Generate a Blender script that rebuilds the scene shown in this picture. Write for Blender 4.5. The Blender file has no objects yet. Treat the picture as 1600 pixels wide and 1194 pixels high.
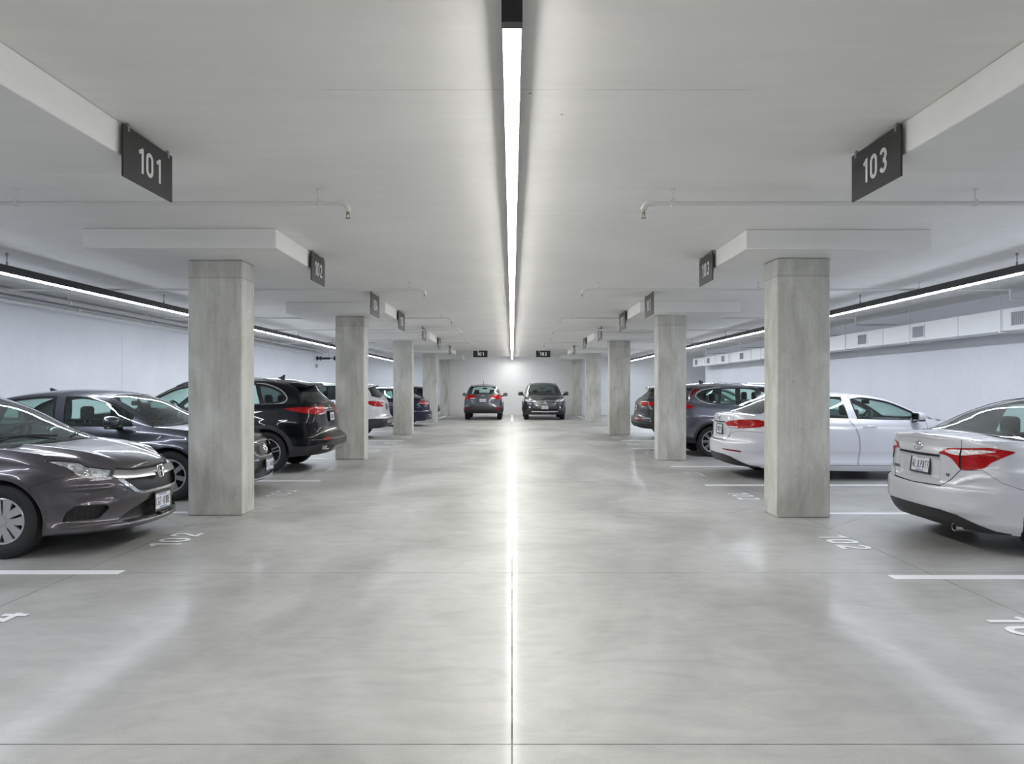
import bpy, bmesh, math, random
import numpy as np
from mathutils import Vector, Matrix
from mathutils.geometry import delaunay_2d_cdt

scene = bpy.context.scene
PI = math.pi

# ------------------------------------------------------------------ camera
FPX, CX, CY, EYE = 1122.0, 800.0, 606.0, 1.5
cam_data = bpy.data.cameras.new('camera')
cam_data.sensor_fit = 'HORIZONTAL'
cam_data.sensor_width = 36.0
cam_data.lens = FPX / 1600.0 * 36.0
cam_data.shift_y = (CY - 597.0) / 1600.0
cam_data.clip_end = 200
cam = bpy.data.objects.new('camera', cam_data)
scene.collection.objects.link(cam)
cam.location = (0, 0, EYE)
cam.rotation_euler = (PI / 2, 0, 0)
scene.camera = cam

# ------------------------------------------------------------------ world, exposure
world = bpy.data.worlds.new('world')
scene.world = world
world.use_nodes = True
world.node_tree.nodes['Background'].inputs[0].default_value = (0.8, 0.85, 1.0, 1)
world.node_tree.nodes['Background'].inputs[1].default_value = 0.0
vs = scene.view_settings
vs.view_transform = 'Standard'
vs.look = 'None'
vs.gamma = 1.0
vs.use_curve_mapping = False
vs.exposure = 0.28

LAMP_MID = 58.0      # strength of the strip light over the aisle
LAMP_SIDE = 60.0     # strength of the strip lights over the parking rows
COL_MID = (1.0, 0.985, 0.95)
COL_SIDE = (0.84, 0.90, 1.0)

CEIL = 3.21
DEEP = 39.6          # far wall
NEAR = -9.0          # wall behind the viewer

# ------------------------------------------------------------------ helpers
def link(o, parent=None):
    scene.collection.objects.link(o)
    if parent is not None:
        o.parent = parent
    return o

def tag(o, label=None, cat=None, group=None, kind=None):
    if label: o['label'] = label
    if cat: o['category'] = cat
    if group: o['group'] = group
    if kind: o['kind'] = kind
    return o

def empty(name, loc, rz=0.0):
    o = bpy.data.objects.new(name, None)
    o.empty_display_size = 0.2
    o.location = loc
    o.rotation_euler = (0, 0, rz)
    return link(o)

def obj_bm(name, bm, mats, parent=None, smooth=None):
    me = bpy.data.meshes.new(name)
    bmesh.ops.recalc_face_normals(bm, faces=bm.faces)
    if smooth is not None:
        for f in bm.faces: f.smooth = True
    bm.to_mesh(me); bm.free()
    if smooth is not None:
        me.set_sharp_from_angle(angle=math.radians(smooth))
    for m in (mats if isinstance(mats, (list, tuple)) else [mats]):
        me.materials.append(m)
    return link(bpy.data.objects.new(name, me), parent)

def obj_flat(name, bm, mat):
    me = bpy.data.meshes.new(name)
    bm.to_mesh(me); bm.free(); me.materials.append(mat)
    return link(bpy.data.objects.new(name, me))

def bm_box(bm, lo, hi, bev=0.0, seg=2, mat=0):
    lo, hi = Vector(lo), Vector(hi)
    r = bmesh.ops.create_cube(bm, size=1.0)
    vs_ = r['verts']
    c, d = (lo + hi) / 2, hi - lo
    for v in vs_:
        v.co = Vector((c.x + v.co.x * d.x, c.y + v.co.y * d.y, c.z + v.co.z * d.z))
    fs = set(f for v in vs_ for f in v.link_faces)
    if bev > 0:
        es = list(set(e for v in vs_ for e in v.link_edges))
        r2 = bmesh.ops.bevel(bm, geom=es, offset=bev, segments=seg, profile=0.5, affect='EDGES')
        fs = set(f for f in fs if f.is_valid) | set(r2['faces'])
    for f in fs: f.material_index = mat
    return fs

def box(name, lo, hi, mat, parent=None, bev=0.0, seg=2):
    bm = bmesh.new()
    bm_box(bm, lo, hi, bev, seg)
    return obj_bm(name, bm, mat, parent, 40 if bev > 0 else None)

def bm_tube(bm, pts, r, n=10, caps=True, mat=0):
    pts = [Vector(p) for p in pts]
    rings = []
    up = Vector((0, 0, 1))
    for i, p in enumerate(pts):
        if i == 0: t = pts[1] - pts[0]
        elif i == len(pts) - 1: t = pts[-1] - pts[-2]
        else: t = (pts[i + 1] - p).normalized() + (p - pts[i - 1]).normalized()
        t.normalize()
        a = t.cross(up)
        if a.length < 1e-3: a = t.cross(Vector((1, 0, 0)))
        a.normalize(); b = a.cross(t)
        k = 1.0
        if 0 < i < len(pts) - 1:
            c = (p - pts[i - 1]).normalized().dot(t)
            k = 1 / max(c, 0.5)
        rr = r[i] if isinstance(r, (list, tuple)) else r
        rings.append([bm.verts.new(p + (a * math.cos(2 * PI * j / n) + b * math.sin(2 * PI * j / n)) * rr * (k if False else 1)) for j in range(n)])
    for i in range(len(rings) - 1):
        for j in range(n):
            f = bm.faces.new((rings[i][j], rings[i][(j + 1) % n], rings[i + 1][(j + 1) % n], rings[i + 1][j]))
            f.material_index = mat
    if caps:
        f = bm.faces.new(rings[0]); f.material_index = mat
        f = bm.faces.new(rings[-1]); f.material_index = mat

def bm_lathe(bm, prof, n=32, axis='y', origin=(0, 0, 0), mat=0, closed=False):
    """prof: list of (radius, along)"""
    o = Vector(origin)
    rings = []
    for (r, h) in prof:
        ring = []
        for j in range(n):
            c, s = math.cos(2 * PI * j / n), math.sin(2 * PI * j / n)
            if axis == 'y': p = Vector((r * c, h, r * s))
            elif axis == 'x': p = Vector((h, r * c, r * s))
            else: p = Vector((r * c, r * s, h))
            ring.append(bm.verts.new(o + p))
        rings.append(ring)
    m = len(rings)
    for i in range(m if closed else m - 1):
        A, B = rings[i], rings[(i + 1) % m]
        for j in range(n):
            f = bm.faces.new((A[j], A[(j + 1) % n], B[(j + 1) % n], B[j]))
            f.material_index = mat

def bm_prism(bm, poly, fn0, fn1, mat=0):
    """poly: 2D outline; fn0 / fn1 map a 2D point to the two 3D ends."""
    a = [bm.verts.new(fn0(p)) for p in poly]
    b = [bm.verts.new(fn1(p)) for p in poly]
    n = len(poly)
    fs = [bm.faces.new(a), bm.faces.new(list(reversed(b)))]
    for i in range(n):
        fs.append(bm.faces.new((a[i], b[i], b[(i + 1) % n], a[(i + 1) % n])))
    for f in fs: f.material_index = mat

# ------------------------------------------------------------------ node helpers
class NT:
    def __init__(self, name):
        self.m = bpy.data.materials.new(name)
        self.m.use_nodes = True
        self.t = self.m.node_tree
        self.t.nodes.clear()
        self.out = self.n('ShaderNodeOutputMaterial')
    def n(self, typ, **kw):
        nd = self.t.nodes.new(typ)
        for k, v in kw.items(): setattr(nd, k, v)
        return nd
    def l(self, a, b): self.t.links.new(a, b)
    def math(self, op, a, b=None, c=None, clamp=False):
        nd = self.n('ShaderNodeMath', operation=op, use_clamp=clamp)
        for i, x in enumerate((a, b, c)):
            if x is None: continue
            if isinstance(x, (int, float)): nd.inputs[i].default_value = x
            else: self.l(x, nd.inputs[i])
        return nd.outputs[0]
    def ramp(self, fac, stops):
        nd = self.n('ShaderNodeValToRGB')
        cr = nd.color_ramp
        while len(cr.elements) < len(stops): cr.elements.new(0.5)
        for e, (p, c) in zip(cr.elements, stops):
            e.position = p
            e.color = c if isinstance(c, tuple) else (c, c, c, 1)
        self.l(fac, nd.inputs[0])
        return nd.outputs[0]
    def noise(self, vec, scale, detail=4, rough=0.55, dist=0.0):
        nd = self.n('ShaderNodeTexNoise')
        nd.inputs['Scale'].default_value = scale
        nd.inputs['Detail'].default_value = detail
        nd.inputs['Roughness'].default_value = rough
        nd.inputs['Distortion'].default_value = dist
        if vec is not None: self.l(vec, nd.inputs['Vector'])
        return nd.outputs[0]
    def mapping(self, vec, scale=(1, 1, 1), rot=(0, 0, 0), loc=(0, 0, 0)):
        nd = self.n('ShaderNodeMapping')
        nd.inputs['Scale'].default_value = scale
        nd.inputs['Rotation'].default_value = rot
        nd.inputs['Location'].default_value = loc
        self.l(vec, nd.inputs['Vector'])
        return nd.outputs[0]
    def mix(self, fac, a, b, blend='MIX'):
        nd = self.n('ShaderNodeMix', data_type='RGBA', blend_type=blend)
        for sock, x in ((nd.inputs[0], fac), (nd.inputs[6], a), (nd.inputs[7], b)):
            if isinstance(x, (int, float)): sock.default_value = x
            elif isinstance(x, tuple): sock.default_value = x if len(x) == 4 else (*x, 1)
            else: self.l(x, sock)
        return nd.outputs[2]
    def bsdf(self, **kw):
        nd = self.n('ShaderNodeBsdfPrincipled')
        names = dict(col='Base Color', rough='Roughness', metal='Metallic', spec='Specular IOR Level',
                     coat='Coat Weight', coatr='Coat Roughness', normal='Normal', emis='Emission Color',
                     es='Emission Strength', alpha='Alpha', trans='Transmission Weight', ior='IOR', sheen='Sheen Weight')
        for k, v in kw.items():
            s = nd.inputs[names[k]]
            if isinstance(v, (int, float)): s.default_value = v
            elif isinstance(v, tuple): s.default_value = v if len(v) == 4 or s.type == 'VECTOR' else (*v, 1)
            else: self.l(v, s)
        self.l(nd.outputs[0], self.out.inputs[0])
        return nd
    def bump(self, h, strength=0.2, dist=0.01):
        nd = self.n('ShaderNodeBump')
        nd.inputs['Strength'].default_value = strength
        nd.inputs['Distance'].default_value = dist
        self.l(h, nd.inputs['Height'])
        return nd.outputs[0]

def simple(name, col, rough=0.5, metal=0.0, **kw):
    t = NT(name)
    geo = t.n('ShaderNodeTexCoord')
    nz = t.noise(geo.outputs['Object'], 60, 3)
    v = t.math('MULTIPLY_ADD', nz, 0.10, 0.95)
    c = t.mix(1.0, (*col, 1), v, 'MULTIPLY')
    t.bsdf(col=c, rough=rough, metal=metal, **kw)
    return t.m

def emitter(name, col, strength):
    t = NT(name)
    e = t.n('ShaderNodeEmission')
    e.inputs[0].default_value = (*col, 1)
    e.inputs[1].default_value = strength
    t.l(e.outputs[0], t.out.inputs[0])
    return t.m
# ------------------------------------------------------------------ surface materials
def mat_floor():
    t = NT('polished concrete floor')
    pos = t.n('ShaderNodeNewGeometry').outputs['Position']
    big = t.noise(t.mapping(pos, (0.55, 0.35, 1)), 1.0, 5, 0.6, 0.6)
    mid = t.noise(t.mapping(pos, (2.2, 5.0, 1), (0, 0, 0.5)), 1.0, 6, 0.65, 1.2)
    fine = t.noise(pos, 160.0, 3, 0.7)
    col = t.ramp(big, [(0.28, (0.26, 0.255, 0.24, 1)), (0.52, (0.425, 0.425, 0.41, 1)), (0.75, (0.57, 0.57, 0.56, 1))])
    m2 = t.ramp(mid, [(0.3, 0.86), (0.55, 1.0), (0.75, 1.06)])
    col = t.mix(1.0, col, m2, 'MULTIPLY')
    f2 = t.ramp(fine, [(0.32, 0.84), (0.5, 1.0), (0.7, 1.06)])
    col = t.mix(1.0, col, f2, 'MULTIPLY')
    sep = t.n('ShaderNodeSeparateXYZ'); t.l(pos, sep.inputs[0])
    X, Y = sep.outputs[0], sep.outputs[1]
    def line(v, at, half):
        d = t.math('ABSOLUTE', t.math('SUBTRACT', v, at))
        return t.math('LESS_THAN', d, half)
    masks = [line(X, 0.0, 0.004), line(X, -3.51, 0.004), line(X, 3.38, 0.004)]
    for y in (3.02, 5.82, 8.62, 11.4, 15.0, 19.0, 22.9, 27.0, 31.2):
        masks.append(line(Y, y, 0.0045))
    # diamond joints around the columns
    for cx, ys in ((-3.51, (8.64, 15.22, 23.2)), (3.38, (8.50, 15.05, 23.2))):
        for cy in ys:
            d = t.math('ADD', t.math('ABSOLUTE', t.math('SUBTRACT', X, cx)), t.math('ABSOLUTE', t.math('SUBTRACT', Y, cy)))
            masks.append(t.math('LESS_THAN', t.math('ABSOLUTE', t.math('SUBTRACT', d, 0.86)), 0.005))
    m = masks[0]
    for k in masks[1:]: m = t.math('MAXIMUM', m, k)
    brk = t.ramp(t.noise(pos, 3.0, 4, 0.7), [(0.3, 0.45), (0.6, 0.95)])
    m = t.math('MULTIPLY', m, brk)
    col = t.mix(m, col, (0.10, 0.10, 0.10))
    # small dark spots scattered over the floor
    spots = t.n('ShaderNodeTexVoronoi'); spots.inputs['Scale'].default_value = 1.7
    t.l(pos, spots.inputs['Vector'])
    sm = t.math('LESS_THAN', spots.outputs['Distance'], 0.012)
    col = t.mix(t.math('MULTIPLY', sm, 0.75), col, (0.07, 0.07, 0.07))
    rg = t.ramp(big, [(0.3, 0.42), (0.7, 0.52)])
    rip = t.noise(t.mapping(pos, (0.7, 3.4, 1), (0, 0, 0.06)), 1.0, 3, 0.55, 0.4)
    t.bsdf(col=col, rough=rg, spec=t.math('MULTIPLY_ADD', m, -0.4, 0.4), coat=t.math('MULTIPLY_ADD', m, -0.11, 0.11), coatr=0.13, normal=t.bump(rip, 0.10, 0.035))
    return t.m

def mat_paint(name, col, speck=0.35, bumpy=0.25, joints=False):
    t = NT(name)
    pos = t.n('ShaderNodeNewGeometry').outputs['Position']
    a = t.noise(pos, 0.7, 4, 0.6)
    c = t.mix(1.0, (*col, 1), t.ramp(a, [(0.3, 0.95), (0.7, 1.03)]), 'MULTIPLY')
    b = t.noise(t.mapping(pos, (1.2, 9, 9)), 1.0, 4, 0.6)
    c = t.mix(1.0, c, t.ramp(b, [(0.3, 0.975), (0.7, 1.015)]), 'MULTIPLY')
    v = t.n('ShaderNodeTexVoronoi'); v.inputs['Scale'].default_value = 3.1
    t.l(pos, v.inputs['Vector'])
    keep = t.math('GREATER_THAN', t.noise(pos, 0.55, 2), 0.55)
    s = t.math('MULTIPLY', t.math('LESS_THAN', v.outputs['Distance'], 0.035), keep)
    c = t.mix(t.math('MULTIPLY', s, speck), c, (0.05, 0.05, 0.05))
    if joints:
        sep = t.n('ShaderNodeSeparateXYZ'); t.l(pos, sep.inputs[0])
        j = None
        for ax, at in ((1, 4.12), (1, 11.1), (1, 18.4), (1, 26.0)):
            k = t.math('LESS_THAN', t.math('ABSOLUTE', t.math('SUBTRACT', sep.outputs[ax], at)), 0.006)
            j = k if j is None else t.math('MAXIMUM', j, k)
        gate = t.ramp(t.noise(pos, 1.1, 3, 0.7), [(0.42, 0.02), (0.60, 0.32)])
        c = t.mix(t.math('MULTIPLY', j, gate), c, (0.25, 0.25, 0.24))
    t.bsdf(col=c, rough=0.62, spec=0.3, normal=t.bump(t.noise(pos, 38, 5, 0.6), bumpy, 0.003))
    return t.m

def mat_concrete():
    t = NT('raw concrete column')
    tc = t.n('ShaderNodeNewGeometry').outputs['Position']
    a = t.noise(t.mapping(tc, (3.2, 3.2, 1.3)), 1.0, 6, 0.62, 0.6)
    col = t.ramp(a, [(0.30, (0.43, 0.43, 0.39, 1)), (0.5, (0.565, 0.565, 0.53, 1)), (0.70, (0.67, 0.67, 0.64, 1))])
    b = t.noise(t.mapping(tc, (16, 16, 0.9)), 1.0, 4, 0.6)
    col = t.mix(1.0, col, t.ramp(b, [(0.3, 0.90), (0.7, 1.06)]), 'MULTIPLY')
    fine = t.noise(tc, 70, 4, 0.7)
    col = t.mix(1.0, col, t.ramp(fine, [(0.3, 0.90), (0.7, 1.05)]), 'MULTIPLY')
    sep = t.n('ShaderNodeSeparateXYZ'); t.l(tc, sep.inputs[0])
    Z = sep.outputs[2]
    # slightly darker band at the head of the column, above a thin line
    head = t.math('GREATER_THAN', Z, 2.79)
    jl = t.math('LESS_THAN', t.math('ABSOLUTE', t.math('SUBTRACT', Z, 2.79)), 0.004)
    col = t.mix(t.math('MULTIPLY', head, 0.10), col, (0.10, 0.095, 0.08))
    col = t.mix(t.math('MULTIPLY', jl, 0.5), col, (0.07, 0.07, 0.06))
    v = t.n('ShaderNodeTexVoronoi'); v.inputs['Scale'].default_value = 13
    t.l(tc, v.inputs['Vector'])
    keep = t.math('GREATER_THAN', t.noise(tc, 2.0, 2), 0.55)
    s = t.math('MULTIPLY', t.math('LESS_THAN', v.outputs['Distance'], t.math('MULTIPLY', t.noise(tc, 9.0, 2), 0.16)), keep)
    col = t.mix(t.math('MULTIPLY', s, 0.6), col, (0.08, 0.08, 0.075))
    h = t.math('SUBTRACT', t.math('MULTIPLY', fine, 0.4), s)
    t.bsdf(col=col, rough=0.68, spec=0.3, normal=t.bump(h, 0.35, 0.004))
    return t.m

M = {}
M['floor'] = mat_floor()
M['ceiling'] = mat_paint('white painted ceiling', (0.815, 0.81, 0.79), 0.5, joints=True)
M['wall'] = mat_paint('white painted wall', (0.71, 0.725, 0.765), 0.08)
M['wall_far'] = mat_paint('white painted far wall', (0.87, 0.88, 0.90), 0.05)  # paler than the side walls: missing light is put into the paint colour
M['panel'] = mat_paint('white painted drop panel', (0.80, 0.80, 0.785), 0.75)
M['concrete'] = mat_concrete()
M['white_metal'] = simple('white enamel', (0.72, 0.72, 0.72), 0.45)
M['pipe'] = simple('white pipe paint', (0.66, 0.66, 0.65), 0.4)
M['pipe_grey'] = simple('grey pipe paint', (0.42, 0.42, 0.43), 0.45)
M['black'] = simple('black anodised housing', (0.018, 0.018, 0.022), 0.38)
M['sign'] = simple('black sign board', (0.014, 0.014, 0.014), 0.42)
M['sign_white'] = simple('pale sign lettering', (0.62, 0.62, 0.62), 0.5)
M['line'] = simple('white floor paint', (0.90, 0.90, 0.93), 0.35)
M['steel'] = simple('galvanised steel', (0.35, 0.35, 0.36), 0.35, 0.9)
M['brass'] = simple('dull brass', (0.25, 0.22, 0.16), 0.35, 0.9)
M['vent'] = simple('grey vent slats', (0.36, 0.36, 0.38), 0.5)
M['lamp_mid'] = emitter('aisle light diffuser', COL_MID, LAMP_MID)
M['lamp_side'] = emitter('row light diffuser', COL_SIDE, LAMP_SIDE)

# ------------------------------------------------------------------ stroke lettering
def arc(cx, cy, rx, ry, a0, a1, n=10):
    return [(cx + rx * math.cos(math.radians(a0 + (a1 - a0) * i / n)), cy + ry * math.sin(math.radians(a0 + (a1 - a0) * i / n))) for i in range(n + 1)]
def glyph(c, w=.52, sw=.15):
    l, r, b, t, m = sw / 2, w - sw / 2, sw / 2, 1 - sw / 2, .5
    cx, rx = w / 2, w / 2 - sw / 2
    ry = rx * 1.05
    rv = (1 - sw) / 4
    ring = lambda x, y, a_, b_: arc(x, y, a_, b_, 0, 342, 18)
    G = {
        '0': [(arc(cx, t - ry, rx, ry, 0, 180) + arc(cx, b + ry, rx, ry, 180, 360), True)],
        'O': [(arc(cx, t - ry, rx, ry, 0, 180) + arc(cx, b + ry, rx, ry, 180, 360), True)],
        '1': [([(w * .16, .78), (w * .62, t), ], False), ([(w * .62, 1), (w * .62, 0)], False)],
        'I': [([(cx, 1), (cx, 0)], False)],
        '2': [(arc(cx, t - rv * 1.05, rx, rv * 1.05, 170, -35) + [(l, b)], False), ([(l - sw * .3, b), (w, b)], False)],
        '3': [(arc(cx, t - rv, rx * .95, rv, 160, -88), False), (arc(cx, b + rv, rx, rv, 88, -160), False)],
        '4': [([(r * .72, 1), (l, .27), (w, .27)], False), ([(r * .86, .55), (r * .86, 0)], False)],
        '5': [([(r, t), (l + .02, t), (l, .52)], False), (arc(cx, b + rv * 1.2, rx, rv * 1.2, 130, -150), False)],
        '6': [(ring(cx, b + rv * 1.15, rx, rv * 1.15), True), ([(l, b + rv * 1.15), (cx + .06, 1)], False)],
        '7': [([(l, t), (r, t), (cx * .8, 0)], False)],
        '8': [(ring(cx, t - rv, rx * .92, rv), True), (ring(cx, b + rv, rx, rv), True)],
        '9': [(ring(cx, t - rv * 1.15, rx, rv * 1.15), True), ([(r, t - rv * 1.15), (cx - .06, 0)], False)],
        'L': [([(l, 1), (l, b), (w, b)], False)],
        'U': [([(l, 1)] + arc(cx, b + ry, rx, ry, 180, 360) + [(r, 1)], False)],
        'J': [(arc(cx, b + ry, rx, ry, 200, 360) + [(r, 1)], False)],
        'C': [(arc(cx, t - ry, rx, ry, 20, 180) + arc(cx, b + ry, rx, ry, 180, 340), False)],
        'G': [(arc(cx, t - ry, rx, ry, 20, 180) + arc(cx, b + ry, rx, ry, 180, 360) + [(r, .45), (cx, .45)], False)],
        'T': [([(0, t), (w, t)], False), ([(cx, 1), (cx, 0)], False)],
        'E': [([(w, t), (l, t), (l, b), (w, b)], False), ([(l, m), (r, m)], False)],
        'F': [([(w, t), (l, t), (l, 0)], False), ([(l, m), (r, m)], False)],
        'P': [([(l, 0), (l, t)] + arc(cx, t - rv, rx, rv, 90, -90) + [(l, t - 2 * rv)], False)],
        'R': [([(l, 0), (l, t)] + arc(cx, t - rv, rx, rv, 90, -90) + [(l, t - 2 * rv)], False), ([(cx, t - 2 * rv), (r, 0)], False)],
        'B': [([(l, b), (l, t)] + arc(cx, t - rv, rx * .9, rv, 85, -85) + [(l, .5)], False), (arc(cx, b + rv, rx, rv, 85, -90) + [(l, b)], False)],
        'A': [([(l, 0), (cx, t), (r, 0)], False), ([(l, .3), (r, .3)], False)],
        'N': [([(l, 0), (l, 1), (r, 0), (r, 1)], False)],
        'H': [([(l, 0), (l, 1)], False), ([(r, 0), (r, 1)], False), ([(l, m), (r, m)], False)],
        'S': [(arc(cx, t - rv, rx, rv, 20, 255) + arc(cx, b + rv, rx, rv, 75, -160), False)],
        'X': [([(l, 0), (r, 1)], False), ([(l, 1), (r, 0)], False)],
        '-': [([(.08, m), (w - .08, m)], False)],
        '.': [([(cx - sw / 2, b), (cx + sw / 2, b)], False)],
        'K': [([(l, 0), (l, 1)], False), ([(r, 1), (l, .45), (r, 0)], False)],
        'D': [([(l, b), (l, t)] + arc(cx * .9, m, rx, m - b, 90, -90), True)],
        'V': [([(l, 1), (cx, b), (r, 1)], False)],
        'M': [([(l, 0), (l, 1), (cx, .4), (r, 1), (r, 0)], False)],
        'W': [([(l, 1), (l * 1.3, 0), (cx, .6), (r * .95, 0), (r, 1)], False)],
        'Y': [([(l, 1), (cx, .5), (r, 1)], False), ([(cx, .5), (cx, 0)], False)],
        'Z': [([(l, t), (r, t), (l, b), (r, b)], False)],
        ' ': [],
    }
    return G[c]
def stroke_poly(pts, closed, sw):
    """quads along a polyline of constant width"""
    P = [Vector((p[0], p[1])) for p in pts]
    n = len(P)
    Ls, Rs = [], []
    for i in range(n):
        if closed:
            a, c = P[(i - 1) % n], P[(i + 1) % n]
        else:
            a, c = P[max(i - 1, 0)], P[min(i + 1, n - 1)]
        d1 = (P[i] - a) if (P[i] - a).length > 1e-9 else (c - P[i])
        d2 = (c - P[i]) if (c - P[i]).length > 1e-9 else d1
        d1 = d1.normalized(); d2 = d2.normalized()
        n1 = Vector((-d1.y, d1.x)); n2 = Vector((-d2.y, d2.x))
        mm = (n1 + n2)
        if mm.length < 1e-6: mm = n1
        mm.normalize()
        k = sw / 2 / max(mm.dot(n1), .45)
        Ls.append(P[i] + mm * k); Rs.append(P[i] - mm * k)
    out = []
    for i in range(n if closed else n - 1):
        j = (i + 1) % n
        out.append((Ls[i], Ls[j], Rs[j], Rs[i]))
    return out
def text_parts(name, s, height, fn, mat, parent, depth=0.0, w=.52, sw=.15, gap=.15, flat=False):
    """one mesh per character"""
    adv = []; x = 0
    for c in s:
        adv.append(x); x += (w if c not in '1I.' else w * .78) + gap
    tot = x - gap
    for c, x0 in zip(s, adv):
        bm = bmesh.new()
        off = (x0 - tot / 2) * height
        text_bm(bm, c, height, lambda u, v, d: fn(u + off, v - height * .5, d), depth, w, sw, gap, 0, False)
        if flat:
            for f in bm.faces:
                f.normal_update()
                if f.normal.z < 0: f.normal_flip()
            o = obj_flat(name, bm, mat); o.parent = parent
        else: obj_bm(name, bm, mat, parent)
def text_bm(bm, s, height, fn, depth=0.0, w=.52, sw=.15, gap=.15, mat=0, center=True):
    """fn(u, v, d) -> 3D point; u to the right, v up, d out of the face"""
    adv = []
    x = 0
    for c in s:
        adv.append(x)
        x += (w if c not in '1I.' else w * .78) + gap
    tot = x - gap
    for c, x0 in zip(s, adv):
        for si, (pts, closed) in enumerate(glyph(c, w, sw)):
            dd = depth + .0003 * si
            for q in stroke_poly(pts, closed, sw):
                uv = [((p.x + x0 - (tot / 2 if center else 0)) * height, (p.y - (.5 if center else 0)) * height) for p in q]
                top = [bm.verts.new(fn(u, v, dd)) for u, v in uv]
                f = bm.faces.new(top); f.material_index = mat
                if depth > 0:
                    bot = [bm.verts.new(fn(u, v, 0)) for u, v in uv]
                    for i in range(4):
                        j = (i + 1) % 4
                        f = bm.faces.new((top[j], top[i], bot[i], bot[j])); f.material_index = mat
    return tot * height

# ------------------------------------------------------------------ room shell
def struct(name, lo, hi, mat):
    o = box(name, lo, hi, mat)
    o['kind'] = 'structure'
    return o
XL, XR = -8.8, 9.0
struct('floor', (-9.1, NEAR - .3, -0.3), (12.5, DEEP + .3, 0), M['floor'])
struct('ceiling', (-9.1, NEAR - .3, CEIL), (12.5, DEEP + .3, CEIL + 0.3), M['ceiling'])
CL, CR = 32.0, 33.4     # left: groove only, recess closed to keep it bright; right: wall steps out
bm = bmesh.new()
for y0, y1 in ((NEAR, 16.195), (16.205, CL - .006), (CL + .006, DEEP)):
    bm_box(bm, (-9.1, y0, 0), (XL, y1, CEIL))
bm_box(bm, (-9.1, NEAR, 0), (XL - .02, DEEP, CEIL))
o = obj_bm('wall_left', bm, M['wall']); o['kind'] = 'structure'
bm = bmesh.new()
bm_box(bm, (XR, NEAR, 0), (12.3, CR, CEIL))
bm_box(bm, (11.4, CR, 0), (12.5, DEEP, CEIL))
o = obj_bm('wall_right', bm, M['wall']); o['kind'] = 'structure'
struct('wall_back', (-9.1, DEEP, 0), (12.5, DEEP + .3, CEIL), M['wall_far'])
struct('wall_front', (-9.1, NEAR - .3, 0), (12.5, NEAR, CEIL), M['wall'])

# ------------------------------------------------------------------ columns and drop panels
ORD = ['nearest', 'second', 'third', 'fourth', 'fifth']
def column(side, i, x0, x1, y0, y1, top=3.0):
    bm = bmesh.new()
    bm_box(bm, (x0, y0, 0), (x1, y1, top), 0.012, 1)
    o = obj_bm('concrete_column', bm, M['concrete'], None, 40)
    tag(o, '%s square raw concrete column in the %s row beside the aisle' % (ORD[i], side), 'column', group='concrete columns')
    return o
COLS = {'left': [(-3.80, -3.17, 8.42, 8.84), (-3.69, -3.09, 15.0, 15.45), (-3.80, -3.20, 22.95, 23.4), (-3.88, -3.27, 31.2, 31.7), (-3.84, -3.42, 38.4, DEEP - .002)],
        'right': [(3.06, 3.67, 8.28, 8.72), (3.02, 3.60, 14.83, 15.25), (3.12, 3.78, 22.95, 23.4), (3.21, 3.86, 31.2, 31.7), (3.32, 3.74, 38.4, DEEP - .002)]}
for side in COLS:
    for i, c in enumerate(COLS[side]): column(side, i, *c)
PAN = {'left': [(-4.60, -2.53, 7.70, 9.56), (-4.52, -2.53, 14.35, 16.55), (-4.55, -2.53, 22.1, 24.6), (-4.6, -2.55, 30.4, 32.6), (-4.6, -2.6, 37.4, DEEP - .002)],
       'right': [(2.53, 4.53, 7.75, 9.58), (2.53, 4.52, 14.2, 16.5), (2.53, 4.52, 22.1, 24.6), (2.53, 4.55, 30.4, 32.6), (2.6, 4.6, 37.4, DEEP - .002)]}
for side in PAN:
    x0, x1 = (-4.60, -2.52) if side == 'left' else (2.52, 4.55)
    o = box('ceiling_drop_panel', (x0, 1.9, 3.0), (x1, 5.02, CEIL - .001), M['panel'], None, 0.006, 1)
    tag(o, 'white pitted drop panel at the top %s corner of the photo, nearest the viewer' % side, 'ceiling panel', 'drop panels under the ceiling')
    for i, (x0, x1, y0, y1) in enumerate(PAN[side]):
        o = box('ceiling_drop_panel', (x0, y0, 3.0), (x1, y1, CEIL - .001), M['panel'], None, 0.006, 1)
        tag(o, 'white drop panel on top of the %s column of the %s row' % (ORD[i], side), 'ceiling panel', 'drop panels under the ceiling')

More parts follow.
